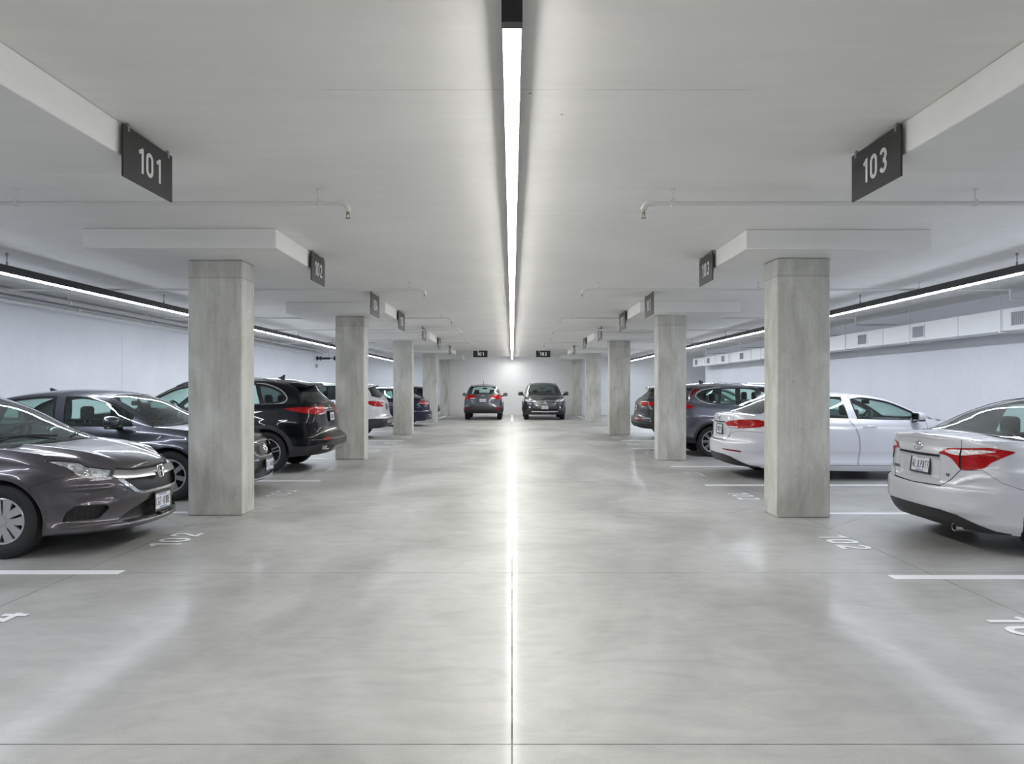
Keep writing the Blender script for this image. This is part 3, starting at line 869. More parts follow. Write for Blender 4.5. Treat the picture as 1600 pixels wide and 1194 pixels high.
# ------------------------------------------------------------------ the car builder
class Car:
    def __init__(self, S, name, label, loc, rz, category='car', group=None):
        self.S = S
        self.root = empty(name, loc, rz)
        tag(self.root, label, category, group)
        self.acc = {}
        self.L, self.w = S['L'], S['w']
        self.res = S.get('res', 1.0)
        self._contour()
        K = lambda lst: Pchip([(self.key(k), v) for k, v in lst])
        self.ztop, self.zbot = K(S['ztop']), K(S['zbot'])
        self.dF, self.dR, self.dS = Pchip(S['dF']), Pchip(S['dR']), Pchip(S['dS'])
        self.zc = Pchip(S['zc'])
        self.zb, self.rail, self.top = Pchip(S['belt']), Pchip(S['rail']), Pchip(S['top'])
        self.skirt_patch(); self.top_patch(); self.dome_patch()
        self.finish()

    # ---- plan contour
    def _contour(self):
        S, w, L = self.S, self.w, self.L
        pts = []
        fd, nf, rd, nr = S['fd'], S['nf'], S['rd'], S['nr']
        for i in range(200):
            th = PI / 2 * (i / 200) ** 1.0
            pts.append((fd * (1 - math.cos(th) ** (2 / nf)), w * math.sin(th) ** (2 / nf)))
        for i in range(120): pts.append((fd + (L - fd - rd) * i / 120, w))
        for i in range(201):
            th = PI / 2 * (1 - i / 200)
            pts.append((L - rd * (1 - math.cos(th) ** (2 / nr)), w * math.sin(th) ** (2 / nr)))
        P = np.array(pts)
        bow = S.get('bow', 0.02)
        P[:, 1] *= 1 - bow * ((P[:, 0] - L * .52) / (L / 2)) ** 2
        d = np.linalg.norm(np.diff(P, axis=0), axis=1)
        keep = np.concatenate([[True], d > 1e-6]); P = P[keep]
        d = np.linalg.norm(np.diff(P, axis=0), axis=1)
        s = np.concatenate([[0], np.cumsum(d)])
        self.smax = s[-1]
        # even resample + smoothed normals
        n = 900
        q = np.linspace(0, self.smax, n)
        a, y = np.interp(q, s, P[:, 0]), np.interp(q, s, P[:, 1])
        ta, ty = np.gradient(a, q), np.gradient(y, q)
        ker = np.ones(9) / 9
        sm = lambda v: np.convolve(np.pad(v, 4, mode='edge'), ker, mode='valid')
        ta, ty = sm(ta), sm(ty)
        ta[0] = 0; ty[0] = 1; ta[-1] = 0; ty[-1] = -1
        ln = np.hypot(ta, ty)
        self.cq, self.ca, self.cy = q, a, y
        self.cna, self.cny = -ty / ln, ta / ln
        self.imax = int(np.argmax(y))
        self.s_side = q[self.imax]
    def key(self, k):
        if isinstance(k, (int, float)): k = ('a', k)
        if k[0] == 's': return float(k[1])
        i = self.imax
        if k[0] == 'f': return float(np.interp(k[1], self.cy[:i + 1], self.cq[:i + 1]))
        if k[0] == 'r': return float(np.interp(-k[1], -self.cy[i:], self.cq[i:]))
        return float(np.interp(k[1], self.ca, self.cq))
    def con(self, s):
        s = np.clip(s, 0, self.smax)
        f = lambda v: np.interp(s, self.cq, v)
        return f(self.ca), f(self.cy), f(self.cna), f(self.cny)
    # ---- surfaces; design space is (a = distance behind the nose, y, z)
    def skirt(self, s, z):
        S = self.S
        s = np.asarray(s, float); z = np.asarray(z, float)
        a, y, na, ny = self.con(s)
        zt = self.ztop(s)
        wf, wr, ws = np.clip(-na, 0, 1) ** 1.3, np.clip(na, 0, 1) ** 1.3, np.abs(ny) ** 1.3
        d = wf * self.dF(z) + wr * self.dR(z) + ws * self.dS(z)
        tau = np.clip((z - (zt - S.get('shr', .10))) / S.get('shr', .10), 0, 1)
        d = d + S.get('shoulder', .055) * (1 - np.cos(tau * 1.25))
        Ra = S['R'] + S.get('arch_gap', .045)
        for ax in (S['axf'], S['axr']):
            rho = np.hypot(a - ax, z - S['R'])
            d = d - S.get('flare', .022) * np.exp(-((rho - Ra) / .09) ** 2) * ws
        for (kind, c, h, soft, depth) in S.get('dents', []):
            # smooth rectangular pressing centred at c=(u,z) with half sizes h
            u = y if kind in 'fr' else a
            side = wf if kind == 'f' else wr if kind == 'r' else ws
            m = (1 - sstep(np.abs(u - c[0]), h[0] - soft, h[0] + soft)) * (1 - sstep(np.abs(z - c[1]), h[1] - soft, h[1] + soft))
            d = d + depth * m * np.clip(side * 1.3, 0, 1)
        for fn in S.get('fields', []): d = d + fn(a, y, z, wf, wr, ws)
        A, Y = a - na * d, y - ny * d
        Y = np.where(s <= 1e-6, 0, Y); Y = np.where(s >= self.smax - 1e-6, 0, Y)
        return np.stack([A, np.maximum(Y, 0), z], -1)
    def skirt_v(self, s, v):
        zb, zt = self.zbot(s), self.ztop(s)
        return self.skirt(s, zb + (zt - zb) * v)
    def edge(self, s):
        return self.skirt(s, self.ztop(s))
    def topmap(self, s, r):
        E = self.edge(s)
        zc = self.zc(E[:, 0])
        p = self.S.get('crown', 2.3)
        z = zc + (E[:, 2] - zc) * r ** p
        y = E[:, 1] * r
        for fn in self.S.get('topfields', []): z = z + fn(E[:, 0], y, r)
        return np.stack([E[:, 0], y, z], -1)
    def s_of_a(self, a):
        """position along the contour whose shoulder edge lies at a"""
        if not hasattr(self, '_ea'):
            q = np.linspace(0, self.smax, 700)
            self._es = q; E = self.edge(q); self._ea = np.maximum.accumulate(E[:, 0]); self._ey = E[:, 1]
        return np.interp(a, self._ea, self._es)
    def y_edge(self, a):
        self.s_of_a(0.0)
        return np.interp(a, self._ea, self._ey)
    def domebase(self, a):
        S = self.S
        yb = self.y_edge(a) - S.get('tuck', .028)
        aw, awc, ab, abc = S['aw'], S['awc'], S['ab'], S['abc']
        u = np.clip((awc - a) / (awc - aw), 0, 1); v = np.clip((a - abc) / (ab - abc), 0, 1)
        k = (1 - u ** S.get('nw', 2.2)) ** (1 / S.get('nw', 2.2)) * (1 - v ** S.get('nb', 2.6)) ** (1 / S.get('nb', 2.6))
        return yb * k
    def dome(self, a, t):
        S = self.S
        a = np.clip(a, S['aw'], S['ab'])
        yb, zb = self.domebase(a), self.zb(a)
        zr = np.maximum(self.rail(a), zb); zt = np.maximum(self.top(a), zr + 1e-4)
        yc = np.maximum(yb - (zr - zb) * S.get('tumble', .42), yb * .3)
        bul = S.get('bulge', .018)
        def side(t):
            return yb + (yc - yb) * t + bul * np.sin(PI * np.clip(t, 0, 1)) * np.clip((zr - zb) / .3, 0, 1), zb + (zr - zb) * t
        def roof(t):
            f = np.clip(2 - t, 0, 1)
            return yc * f, zr + (zt - zr) * (1 - f ** S.get('roofp', 2.3))
        d1, d2 = S.get('rd1', .13), S.get('rd2', .10)
        ya, za = side(t); yr, zr_ = roof(t)
        Y, Z = np.where(t <= 1, ya, yr), np.where(t <= 1, za, zr_)
        tau = np.clip((t - (1 - d1)) / (d1 + d2), 0, 1)
        p0, q0 = side(np.full_like(t, 1 - d1)); p2, q2 = roof(np.full_like(t, 1 + d2))
        bz = lambda A, B, C: (1 - tau) ** 2 * A + 2 * tau * (1 - tau) * B + tau ** 2 * C
        m = (t > 1 - d1) & (t < 1 + d2)
        Y = np.where(m, bz(p0, yc, p2), Y); Z = np.where(m, bz(q0, zr, q2), Z)
        return np.stack([a, np.maximum(Y, 0), Z], -1)
    def dome_t(self, a, z):
        zb = self.zb(a); zr = np.maximum(self.rail(a), zb + 1e-3)
        return (z - zb) / (zr - zb)

    # ---- accumulate a set of triangles as a named part
    def add(self, part, P, F, N, mat, mirror=True, side=0):
        """P design-space verts (y >= 0), N normals in design space"""
        def put(key, sg):
            X = np.stack([self.L / 2 - P[:, 0], sg * P[:, 1], P[:, 2]], 1)
            Nn = np.stack([-N[:, 0], sg * N[:, 1], N[:, 2]], 1)
            A = self.acc.setdefault(key, dict(v=[], n=[], f=[], m=[], mats=[], k=0))
            if mat not in A['mats']: A['mats'].append(mat)
            mi = A['mats'].index(mat)
            Fa = np.array(F)
            # wind every face along its vertex normals
            g = np.cross(X[Fa[:, 1]] - X[Fa[:, 0]], X[Fa[:, 2]] - X[Fa[:, 0]])
            fl = np.sum(g * (Nn[Fa].sum(1)), 1) < 0
            Fa = np.where(fl[:, None], Fa[:, ::-1], Fa)
            A['v'].append(X); A['n'].append(Nn); A['f'].append(Fa + A['k']); A['m'].append(np.full(len(Fa), mi)); A['k'] += len(X)
        if part in PAIRED:
            put((part, 1), 1); put((part, -1), -1)
        else:
            put((part, 0), 1); put((part, 0), -1)
    def patch(self, fn, us, vs_, polys, hscale, default, labels, drop=()):
        """fn(u,v)->points. polys: [(label, [(u,v)...])] in domain coordinates."""
        U, V = np.meshgrid(us, vs_, indexing='ij')
        pts = [(float(u), float(v) * hscale) for u, v in zip(U.ravel(), V.ravel())]
        edges = []
        umin, umax, vmin, vmax = us[0], us[-1], vs_[0], vs_[-1]
        dense = []
        for lab, poly in polys:
            pl = [(min(max(p[0], umin), umax), min(max(p[1], vmin), vmax) * hscale) for p in poly]
            q = []
            for p in pl:
                if not q or abs(p[0] - q[-1][0]) + abs(p[1] - q[-1][1]) > 1e-6: q.append(p)
            if len(q) > 2 and abs(q[0][0] - q[-1][0]) + abs(q[0][1] - q[-1][1]) < 1e-6: q.pop()
            if len(q) < 3: continue
            q = subdiv(q, .045 / self.res)
            dense.append((lab, q))
            k = len(pts)
            pts += q
            edges += [(k + i, k + (i + 1) % len(q)) for i in range(len(q))]
        r = delaunay_2d_cdt([Vector(p) for p in pts], edges, [], 0, 2e-5)
        D = np.array([tuple(v) for v in r[0]]); F = np.array([tuple(f) for f in r[2]], int)
        C = D[F].mean(1)
        lab = np.array([default] * len(F), dtype=object)
        for l, q in dense:
            lab[in_poly(C, q)] = l
        D[:, 1] /= hscale
        u, v = np.clip(D[:, 0], umin, umax), np.clip(D[:, 1], vmin, vmax)
        P = fn(u, v)
        eu, ev = (umax - umin) * 1.2e-3, (vmax - vmin) * 2.5e-3
        du = fn(np.clip(u + eu, umin, umax), v) - fn(np.clip(u - eu, umin, umax), v)
        dv = fn(u, np.clip(v + ev, vmin, vmax)) - fn(u, np.clip(v - ev, vmin, vmax))
        N = np.cross(du, dv)
        ln = np.linalg.norm(N, axis=1, keepdims=True)
        bad = ln[:, 0] < 1e-12
        N = N / np.maximum(ln, 1e-12)
        return P, N, bad, F, lab
    def emit(self, P, N, F, lab, table):
        ar = np.linalg.norm(np.cross(P[F[:, 1]] - P[F[:, 0]], P[F[:, 2]] - P[F[:, 0]]), axis=1)
        for l in set(lab):
            spec = table.get(l)
            if spec is None: continue
            part, mat, off, wmat = (list(spec) + [0, None])[:4] if len(spec) < 4 else spec
            sel = F[(lab == l) & (ar > 1e-9)]
            if len(sel) == 0: continue
            idx, inv = np.unique(sel, return_inverse=True)
            Fl = inv.reshape(sel.shape)
            p, n = P[idx], N[idx]
            q = p - n * off if off else p
            q = q.copy(); q[:, 1] = np.where(p[:, 1] < 1e-6, 0, q[:, 1])
            self.add(part, q, Fl, n, mat)
            if off:
                cnt = {}
                for f in Fl:
                    for i in range(3):
                        e = (f[i], f[(i + 1) % 3]); k = (min(e), max(e))
                        cnt.setdefault(k, []).append(e)
                W, WN, WF = [], [], []
                cen = p.mean(0)
                for k, es in cnt.items():
                    if len(es) != 1: continue
                    i, j = k
                    if p[i, 1] < 1e-6 and p[j, 1] < 1e-6: continue
                    e = p[j] - p[i]
                    nn = np.cross(e, n[i]); nl = np.linalg.norm(nn)
                    if nl < 1e-9: continue
                    nn /= nl
                    # recess walls look towards the middle, raised walls away from it
                    third = [f for f in Fl if i in f and j in f][0] if False else None
                    mid = (p[i] + p[j]) / 2
                    if np.dot(nn, cen - mid) * (1 if off > 0 else -1) < 0: nn = -nn
                    b = len(W)
                    W += [p[i], p[j], q[j], q[i]]; WN += [nn] * 4
                    WF += [(b, b + 1, b + 2), (b, b + 2, b + 3)]
                if W: self.add(part, np.array(W), WF, np.array(WN), wmat or mat)
    # ---- skirt
    def conv(self, pts):
        """polygon of keyed points -> (s, z)"""
        return [(self.key(p[:2] if isinstance(p[0], str) else p[0]), p[-1]) for p in pts]
    def to_v(self, poly, clip=True):
        q = subdiv(poly, .03)
        s = np.array([p[0] for p in q]); z = np.array([p[1] for p in q])
        zb, zt = self.zbot(s), self.ztop(s)
        return list(zip(s, (z - zb) / (zt - zb)))
    def skirt_patch(self):
        S, r = self.S, self.res
        ns = int(150 * r); nv = int(30 * r)
        q = np.linspace(0, self.smax, ns)
        vs_ = np.linspace(0, 1, nv)
        polys = []
        self.sz = {}
        for ent in S['skirt']:
            lab, pts = ent[0], ent[1]
            opt = ent[2] if len(ent) > 2 else {}
            c = self.conv(pts)
            if opt.get('smooth'): c = catmull(c)
            if opt.get('round'): c = round_poly(c, opt['round'])
            if opt.get('line'):
                c0 = subdiv(catmull(c, False) if opt.get('curve') else c, .03, False)
                c = ribbon(c0, opt['line'])
            if opt.get('gap'):
                polys.append(('gap', self.to_v(c)))
                c = inset(subdiv(c, .03), opt['gap'])
                k_ = opt['gap'] * 1.6
                c = [(0.0 if s_ < k_ else self.smax if s_ > self.smax - k_ else s_, z_) for s_, z_ in c]
            if opt.get('ring'):
                polys.append((opt.get('ringlab', 'chrome'), self.to_v(c)))
                c = inset(subdiv(c, .02), opt['ring'])
            self.sz.setdefault(lab, []).append(c)
            polys.append((lab, self.to_v(c)))
        # arches
        Ra = S['R'] + S.get('arch_gap', .045)
        for ax in (S['axf'], S['axr']):
            rim = lambda R, lo: [(ax + R * math.cos(t), S['R'] + R * math.sin(t)) for t in np.linspace(-.0, PI, 40)] + [(ax - R, lo), (ax + R, lo)]
            if S.get('arch_trim'):
                polys.append(('arch_trim_front' if ax == S['axf'] else 'arch_trim_rear', self.to_v([(self.key(a), z) for a, z in rim(Ra + S['arch_trim'], S['R'] - .22)])))
            else:
                polys.append(('arch_lip', self.to_v([(self.key(a), z) for a, z in rim(Ra + .012, .0)])))
            polys.append(('arch', self.to_v([(self.key(a), z) for a, z in rim(Ra, -.1)])))
        P, N, bad, F, lab = self.patch(self.skirt_v, q, vs_, polys, .75, 'body', None)
        # orient outwards
        c = np.stack([np.full(len(P), self.L * .5), np.zeros(len(P)), P[:, 2]], 1)
        out = P - c; out[:, 0] *= .5
        fl = np.sum(N * out, 1) < 0
        N[fl] *= -1
        N[bad] = out[bad] / np.maximum(np.linalg.norm(out[bad], axis=1, keepdims=True), 1e-9)
        N[P[:, 1] < 1e-6, 1] = 0
        N /= np.maximum(np.linalg.norm(N, axis=1, keepdims=True), 1e-9)
        self.emit(P, N, F, lab, self.table())
        # wheel wells
        for ax in (S['axf'], S['axr']):
            th = np.linspace(0, PI, 25)
            pa = [(ax + (Ra + .002) * math.cos(t), S['R'] + (Ra + .002) * math.sin(t)) for t in th]
            zw = lambda a: min(float(self.zbot(np.array([self.key(a)]))[0]) + .015, S['R'])
            pa = [(ax + Ra + .002, zw(ax + Ra))] + pa + [(ax - Ra - .002, zw(ax - Ra))]
            yo = float(np.interp(ax, self.ca, self.cy)) - .03
            yi = yo - .34
            V, NN, FF = [], [], []
            for a, z in pa:
                for y in (yo, yi):
                    V.append((a, y, z)); NN.append((ax - a, 0, S['R'] - z))
            for i in range(len(pa) - 1):
                b = 2 * i
                FF += [(b, b + 1, b + 3), (b, b + 3, b + 2)]
            k = len(V)
            for a, z in pa: V.append((a, yi, z)); NN.append((0, 1, 0))
            V.append((ax, yi, S['R'])); NN.append((0, 1, 0))
            for i in range(len(pa) - 1): FF.append((k + i, k + i + 1, len(V) - 1))
            FF.append((k + len(pa) - 1, k, len(V) - 1))
            self.add('front_wheel_well' if ax == S['axf'] else 'rear_wheel_well', np.array(V, float), FF, np.array(NN, float), M['underbody'])
        # floor pan
        qs = np.linspace(0, self.smax, 60)
        zb = self.zbot(qs); E = self.skirt(qs, zb + .012)
        V, NN, FF = [], [], []
        for i in range(len(qs)):
            yin = E[i, 1]
            for ax in (S['axf'], S['axr']):
                if abs(E[i, 0] - ax) < Ra + .01: yin = min(yin, E[i, 1] - .33)
            V += [(E[i, 0], max(yin, 0), E[i, 2]), (E[i, 0], 0, E[i, 2])]; NN += [(0, 0, -1)] * 2
        for i in range(len(qs) - 1): FF += [(2 * i, 2 * i + 1, 2 * i + 3), (2 * i, 2 * i + 3, 2 * i + 2)]
        self.add('underbody', np.array(V), FF, np.array(NN, float), M['underbody'])
    def table(self):
        S = self.S
        p = S['paint']
        T = {
            'body': ('body', p), 'gap': ('body', M['gap']), 'arch_lip': ('body', p), 'hood': ('hood', p), 'trunk_lid': ('trunk_lid', p), 'tailgate': ('tailgate', p),
            'front_bumper': ('front_bumper', p), 'rear_bumper': ('rear_bumper', p), 'front_door': ('front_door', p), 'rear_door': ('rear_door', p),
            'fuel_door': ('fuel_door', p),
            'headlight': ('headlight', M['lens'], 0, None), 'lamp_rim': ('body', M['gloss_black']), 'tail_light': ('tail_light', M['red'], -.006, M['gloss_black']),
            'tail_clear': ('tail_light', M['clear_rear'], -.006, M['gloss_black']), 'tail_dark': ('tail_light', M['gloss_black'], -.004, M['gloss_black']),
            'pillar_light': ('pillar_light', M['red'], -.004, M['gloss_black']), 'reflector': ('reflector', M['red_dark'], -.003, M['red_dark']),
            'grille': ('grille', M['mesh'], .035, M['gloss_black']), 'intake': ('lower_intake', M['mesh_fine'], .04, M['trim']),
            'fog_recess': ('fog_recess', M['mesh_fine'], .045, M['trim']), 'black': ('valance', M['trim']), 'valance': ('valance', M['trim'], -.004, M['trim']),
            'chrome': ('chrome_trim', M['chrome'], -.008, M['chrome']), 'satin': ('chrome_trim', M['satin'], -.008, M['satin']),
            'arch_trim_front': ('front_arch_trim', M['trim'], -.012, M['trim']), 'arch_trim_rear': ('rear_arch_trim', M['trim'], -.012, M['trim']), 'arch': None, 'cladding': ('cladding', M['trim'], -.006, M['trim']),
            'skid': ('skid_plate', M['satin'], -.006, M['satin']),
            'lid_recess': ('trunk_lid', p, .03, p), 'gate_recess': ('tailgate', p, .03, p),
            'gate_glass': ('rear_window', M['glass_dark'], .002, M['gap']),
            'drl': ('corner_light', M['clear_rear'], -.004, M['chrome']),
        }
        T.update(S.get('table', {}))
        return T
    # ---- hood, deck, ledge
    def top_patch(self):
        S, r = self.S, self.res
        q = np.linspace(0, self.smax, int(150 * r))
        rs = np.linspace(0, 1, int(22 * r))
        E = self.edge(q)
        aw, awc, ab, abc = S['aw'], S['awc'], S['ab'], S['abc']
        def sr(pts):
            out = []
            for a, y in subdiv(pts, .03):
                out.append((float(self.s_of_a(a)), min(max(y / max(float(self.y_edge(a)), 1e-3), 0), 1)))
            return out
        polys = []
        # hood or deck shut lines
        for ent in S.get('topparts', []):
            lab, pts = ent[0], ent[1]; opt = ent[2] if len(ent) > 2 else {}
            if opt.get('gap'):
                polys.append(('gap', sr(pts))); pts = inset(subdiv(pts, .03), opt['gap'])
                pts = [(a, 0.0 if y < opt['gap'] * 1.5 else y) for a, y in pts]
            if opt.get('line'): pts = ribbon(subdiv(pts, .03, False), opt['line'])
            polys.append((lab, sr(pts)))
        aa = np.linspace(aw + .004, awc, 24)
        base = [(a, float(self.domebase(np.array([a]))[0])) for a in aa]
        base2 = [(a, float(self.domebase(np.array([a]))[0])) for a in np.linspace(abc, ab - .004, 24)]
        cw = S.get('cowl', .075)
        polys.append(('cowl', sr([(aw - cw, 0)] + [(a - cw * (1 - .55 * i / len(base)), min(y + cw * .35 * i / len(base), float(self.y_edge(a)) * .97)) for i, (a, y) in enumerate(base)] + [(awc, 0)])))
        ins = [(aw + .012, 0)] + [(a + .012, max(y - .012, 0)) for a, y in base] + [(a, float(self.domebase(np.array([a]))[0]) - .012) for a in np.linspace(awc + .05, abc - .05, 40)] + \
              [(a - .012, max(y - .012, 0)) for a, y in base2] + [(ab - .012, 0)]
        polys.append(('inside', sr(ins)))
        P, N, bad, F, lab = self.patch(self.topmap, q, rs, polys, .8, 'body', None)
        fl = N[:, 2] < 0
        N[fl] *= -1
        N[bad] = (0, 0, 1)
        N[P[:, 1] < 1e-6, 1] = 0
        N /= np.maximum(np.linalg.norm(N, axis=1, keepdims=True), 1e-9)
        T = self.table()
        T['cowl'] = ('cowl', M['trim']); T['inside'] = None
        self.emit(P, N, F, lab, T)
        # dashboard top and parcel shelf just below the glass
        for (a0, a1, nm) in ((aw + .02, awc + .42, 'dashboard'), (abc - .35, ab - .02, 'parcel_shelf')):
            if nm == 'parcel_shelf' and S.get('suv'): continue
            V, NN, FF = [], [], []
            av = np.linspace(a0, a1, 14)
            for a in av:
                yb = max(float(self.domebase(np.array([a]))[0]) - .02, 0.0)
                z = float(self.zb(a)) - .03
                if nm == 'dashboard': z += -.02 + .05 * math.sin(min(max((a - aw) / (awc + .42 - aw), 0), 1) * PI)
                for f in (0, .5, 1): V.append((a, yb * f, z)); NN.append((0, 0, 1))
            for i in range(len(av) - 1):
                for j in (0, 1):
                    b = 3 * i + j
                    FF += [(b, b + 1, b + 4), (b, b + 4, b + 3)]
            k = len(V)
            if nm == 'dashboard':
                for f in (0, 1): V += [(a1, yb * f, z), (a1 + .02, yb * f, z - .55)]; NN += [(1, 0, 0)] * 2
                FF += [(k, k + 1, k + 3), (k, k + 3, k + 2)]
            self.add(nm, np.array(V, float), FF, np.array(NN, float), M['interior'])
    # ---- greenhouse
    def dome_patch(self):
        S, r = self.S, self.res
        aw, awc, ab, abc = S['aw'], S['awc'], S['ab'], S['abc']
        n = int(74 * r)
        x = np.linspace(0, 1, n)
        us = aw + (ab - aw) * (x - .12 * np.sin(2 * PI * x) / (2 * PI) * 1.6)
        us[0], us[-1] = aw, ab
        us = np.maximum.accumulate(us)
        ts = np.unique(np.concatenate([np.linspace(0, .87, int(9 * r)), np.linspace(.87, 1.1, max(int(9 * r), 5)), np.linspace(1.1, 2, int(13 * r))]))
        polys = []
        def at(pts): # (a,z) -> (a,t)
            q = subdiv(pts, .025)
            return [(a, min(max(float(self.dome_t(a, z)), 0.0), 1.0)) for a, z in q]
        mu, ml = S.get('win_up', .05), S.get('win_low', .012)
        for (lab, (a0b, a0t), (a1b, a1t)) in S['windows']:
            av = np.linspace(min(a0b, a0t), max(a1b, a1t), 60)
            lo, up = [], []
            zlow = lambda a: float(self.zb(a)) + ml
            zup = lambda a: float(self.rail(a)) - mu
            # front and rear slanted edges run from the lower to the upper sill
            def on_edge(ab_, at_, f): return ab_ + (at_ - ab_) * f
            poly = []
            nn = 26
            for i in range(nn + 1):
                a = a0b + (a1b - a0b) * i / nn
                poly.append((a, zlow(a)))
            for i in range(nn + 1):
                a = a1t + (a0t - a1t) * i / nn
                poly.append((a, max(zup(a), zlow(a) + .004)))
            if S.get('win_round'): poly = round_poly(poly, S['win_round']) if False else poly
            if S.get('win_chrome') : pass
            polys.append(('frame_seal', at(inset(poly, -.022))))
            polys.append((lab, at(poly)))
        if S.get('dlo_chrome'):
            d = S['dlo_chrome']
            outer = at(inset(d['poly'], -.03)); inner = at(inset(d['poly'], -.008))
            polys = [('win_chrome', outer), ('frame_seal', inner)] + polys
        for ent in S.get('dome_az', []):
            polys.append((ent[0], at(ent[1])))
        ws, bl = S['ws'], S['bl']
        def screen(a0, a1c, ahead, bowh, m0, m1, sg, inset_):
            """a0 base, a1c corner at base, ahead = header position at the rail"""
            i = inset_
            p = [(a0 + sg * (.022 + i), 2.0), (a0 + sg * (.022 + i), 1.04 + i * .8), (a1c, 1 + m0 + i * .8), (a1c + (ahead - a1c) * .5, 1 + m1 + i * .8)]
            p += [(ahead - sg * i, 1 + m1 + i * .8)]
            for k in range(1, 9):
                f = k / 8
                p.append((ahead - sg * (bowh * f ** 1.5 + i), 1 + m1 + i * .8 + (1 - m1 - i * .8) * f))
            return p
        polys.append(('frit', screen(aw, awc, ws['head'], ws.get('bow', .12), ws.get('m0', .05), ws.get('m1', .09), 1, 0)))
        polys.append(('windshield', screen(aw, awc, ws['head'], ws.get('bow', .12), ws.get('m0', .05), ws.get('m1', .09), 1, .022)))
        if not bl.get('none'):
            polys.append(('frit', screen(ab, abc, bl['head'], bl.get('bow', .08), bl.get('m0', .06), bl.get('m1', .10), -1, 0)))
            polys.append(('backlight', screen(ab, abc, bl['head'], bl.get('bow', .08), bl.get('m0', .06), bl.get('m1', .10), -1, bl.get('frit', .03))))
        P, N, bad, F, lab = self.patch(self.dome, us, ts, polys, .55, 'roof', None)
        c = np.stack([np.clip(P[:, 0], awc + .5, abc - .4), np.zeros(len(P)), np.full(len(P), .85)], 1)
        out = P - c
        fl = np.sum(N * out, 1) < 0
        N[fl] *= -1
        N[bad] = out[bad] / np.maximum(np.linalg.norm(out[bad], axis=1, keepdims=True), 1e-9)
        N[P[:, 1] < 1e-6, 1] = 0
        N /= np.maximum(np.linalg.norm(N, axis=1, keepdims=True), 1e-9)
        T = {
            'roof': ('roof', S['paint']), 'frame_seal': ('window_frame', M['gloss_black']), 'frit': ('window_frame', M['gloss_black']),
            'windshield': ('windshield', M['glass'], .004, M['gap']), 'backlight': ('rear_window', S.get('bl_glass', M['glass']), .004, M['gap']),
            'side_window': ('side_window', M['glass'], .007, M['gap']), 'rear_side_window': ('rear_side_window', S.get('rs_glass', M['glass']), .007, M['gap']),
            'quarter_window': ('quarter_window', S.get('q_glass', S.get('rs_glass', M['glass'])), .007, M['gap']),
            'pillar': ('pillar_trim', M['gloss_black']), 'win_chrome': ('window_trim', M['chrome'], -.004, M['chrome']),
            'pillar_light': ('pillar_light', M['red_dark'], -.004, M['gloss_black']),
            'mirror_base': ('mirror_base', M['gloss_black']),
        }
        T.update(S.get('dome_table', {}))
        self.emit(P, N, F, lab, T)
        # headliner: the inside of the painted frame
        sel = np.isin(lab, ['roof', 'frame_seal', 'frit', 'pillar', 'win_chrome', 'pillar_light', 'mirror_base'])
        Fs = F[sel]
        idx, inv = np.unique(Fs, return_inverse=True)
        p = P[idx] - N[idx] * .022
        p[:, 1] = np.maximum(p[:, 1], 0)
        self.add('headliner', p, inv.reshape(Fs.shape), -N[idx], S.get('liner', M['headliner']))
        self.interior()
    def interior(self):
        S = self.S
        hd = S.get('sx', .37)     # seat offset
        root = self.root
        zb = float(self.zb((S['awc'] + S['abc']) / 2))
        X = lambda a: self.L / 2 - a
        # side trim tub
        V, NN, FF = [], [], []
        av = np.linspace(S['aw'] + .12, S['ab'] - .06, 24)
        for a in av:
            yb = max(float(self.domebase(np.array([a]))[0]) - .035, .02)
            V += [(a, yb, float(self.zb(a)) - .004), (a, yb - .03, .36)]; NN += [(0, -1, 0)] * 2
        for i in range(len(av) - 1):
            b = 2 * i; FF += [(b, b + 1, b + 3), (b, b + 3, b + 2)]
        k = len(V)
        for a in av: V += [(a, 1.0 * max(float(self.domebase(np.array([a]))[0]) - .06, .02), .36), (a, 0, .36)]; NN += [(0, 0, 1)] * 2
        for i in range(len(av) - 1):
            b = k + 2 * i; FF += [(b, b + 1, b + 3), (b, b + 3, b + 2)]
        self.add('cabin_trim', np.array(V, float), FF, np.array(NN, float), M['interior'])
        # seats
        rows = S['seats']
        for a, zt in rows:
            for y in ((-hd, hd) if rows.index((a, zt)) == 0 else (-hd, 0, hd) if S.get('rear3', False) else (-hd, hd)):
                bm = bmesh.new()
                wd = .25 if rows.index((a, zt)) == 0 else .30
                bm_box(bm, (X(a) - .02, y - wd, .40), (X(a) + .46, y + wd, .56), .05, 2)
                # leaning backrest
                pr = [(-.02, .45), (.13, .45), (-.04, zt - .18), (-.06, zt - .13), (-.13, zt - .13), (-.17, zt - .18)]
                bm_prism(bm, pr, lambda p: Vector((X(a) + p[0], y - wd * .92, p[1])), lambda p: Vector((X(a) + p[0], y + wd * .92, p[1])))
                s = obj_bm('seat', bm, M['seat'], root, 50)
                bm = bmesh.new()
                bm_box(bm, (X(a) - .17, y - .115, zt - .08), (X(a) - .07, y + .115, zt + .105), .045, 3)
                obj_bm('headrest', bm, M['seat'], s, 60)
                bm = bmesh.new()
                for dy in (-.06, .06): bm_tube(bm, [(X(a) - .12, y + dy, zt - .15), (X(a) - .12, y + dy, zt - .05)], .008, 6)
                obj_bm('headrest_post', bm, M['steel'], s)
        # steering wheel (left hand drive)
        sw = S['steer']
        bm = bmesh.new()
        ring = []
        c = Vector((X(sw[0]), hd, sw[1])); ax = Vector((-.88, 0, .47)).normalized(); u = Vector((0, 1, 0)); v = ax.cross(u)
        pts = [c + (u * math.cos(t) + v * math.sin(t)) * .185 for t in np.linspace(0, 2 * PI, 25)]
        bm_tube(bm, pts, .017, 8, caps=False)
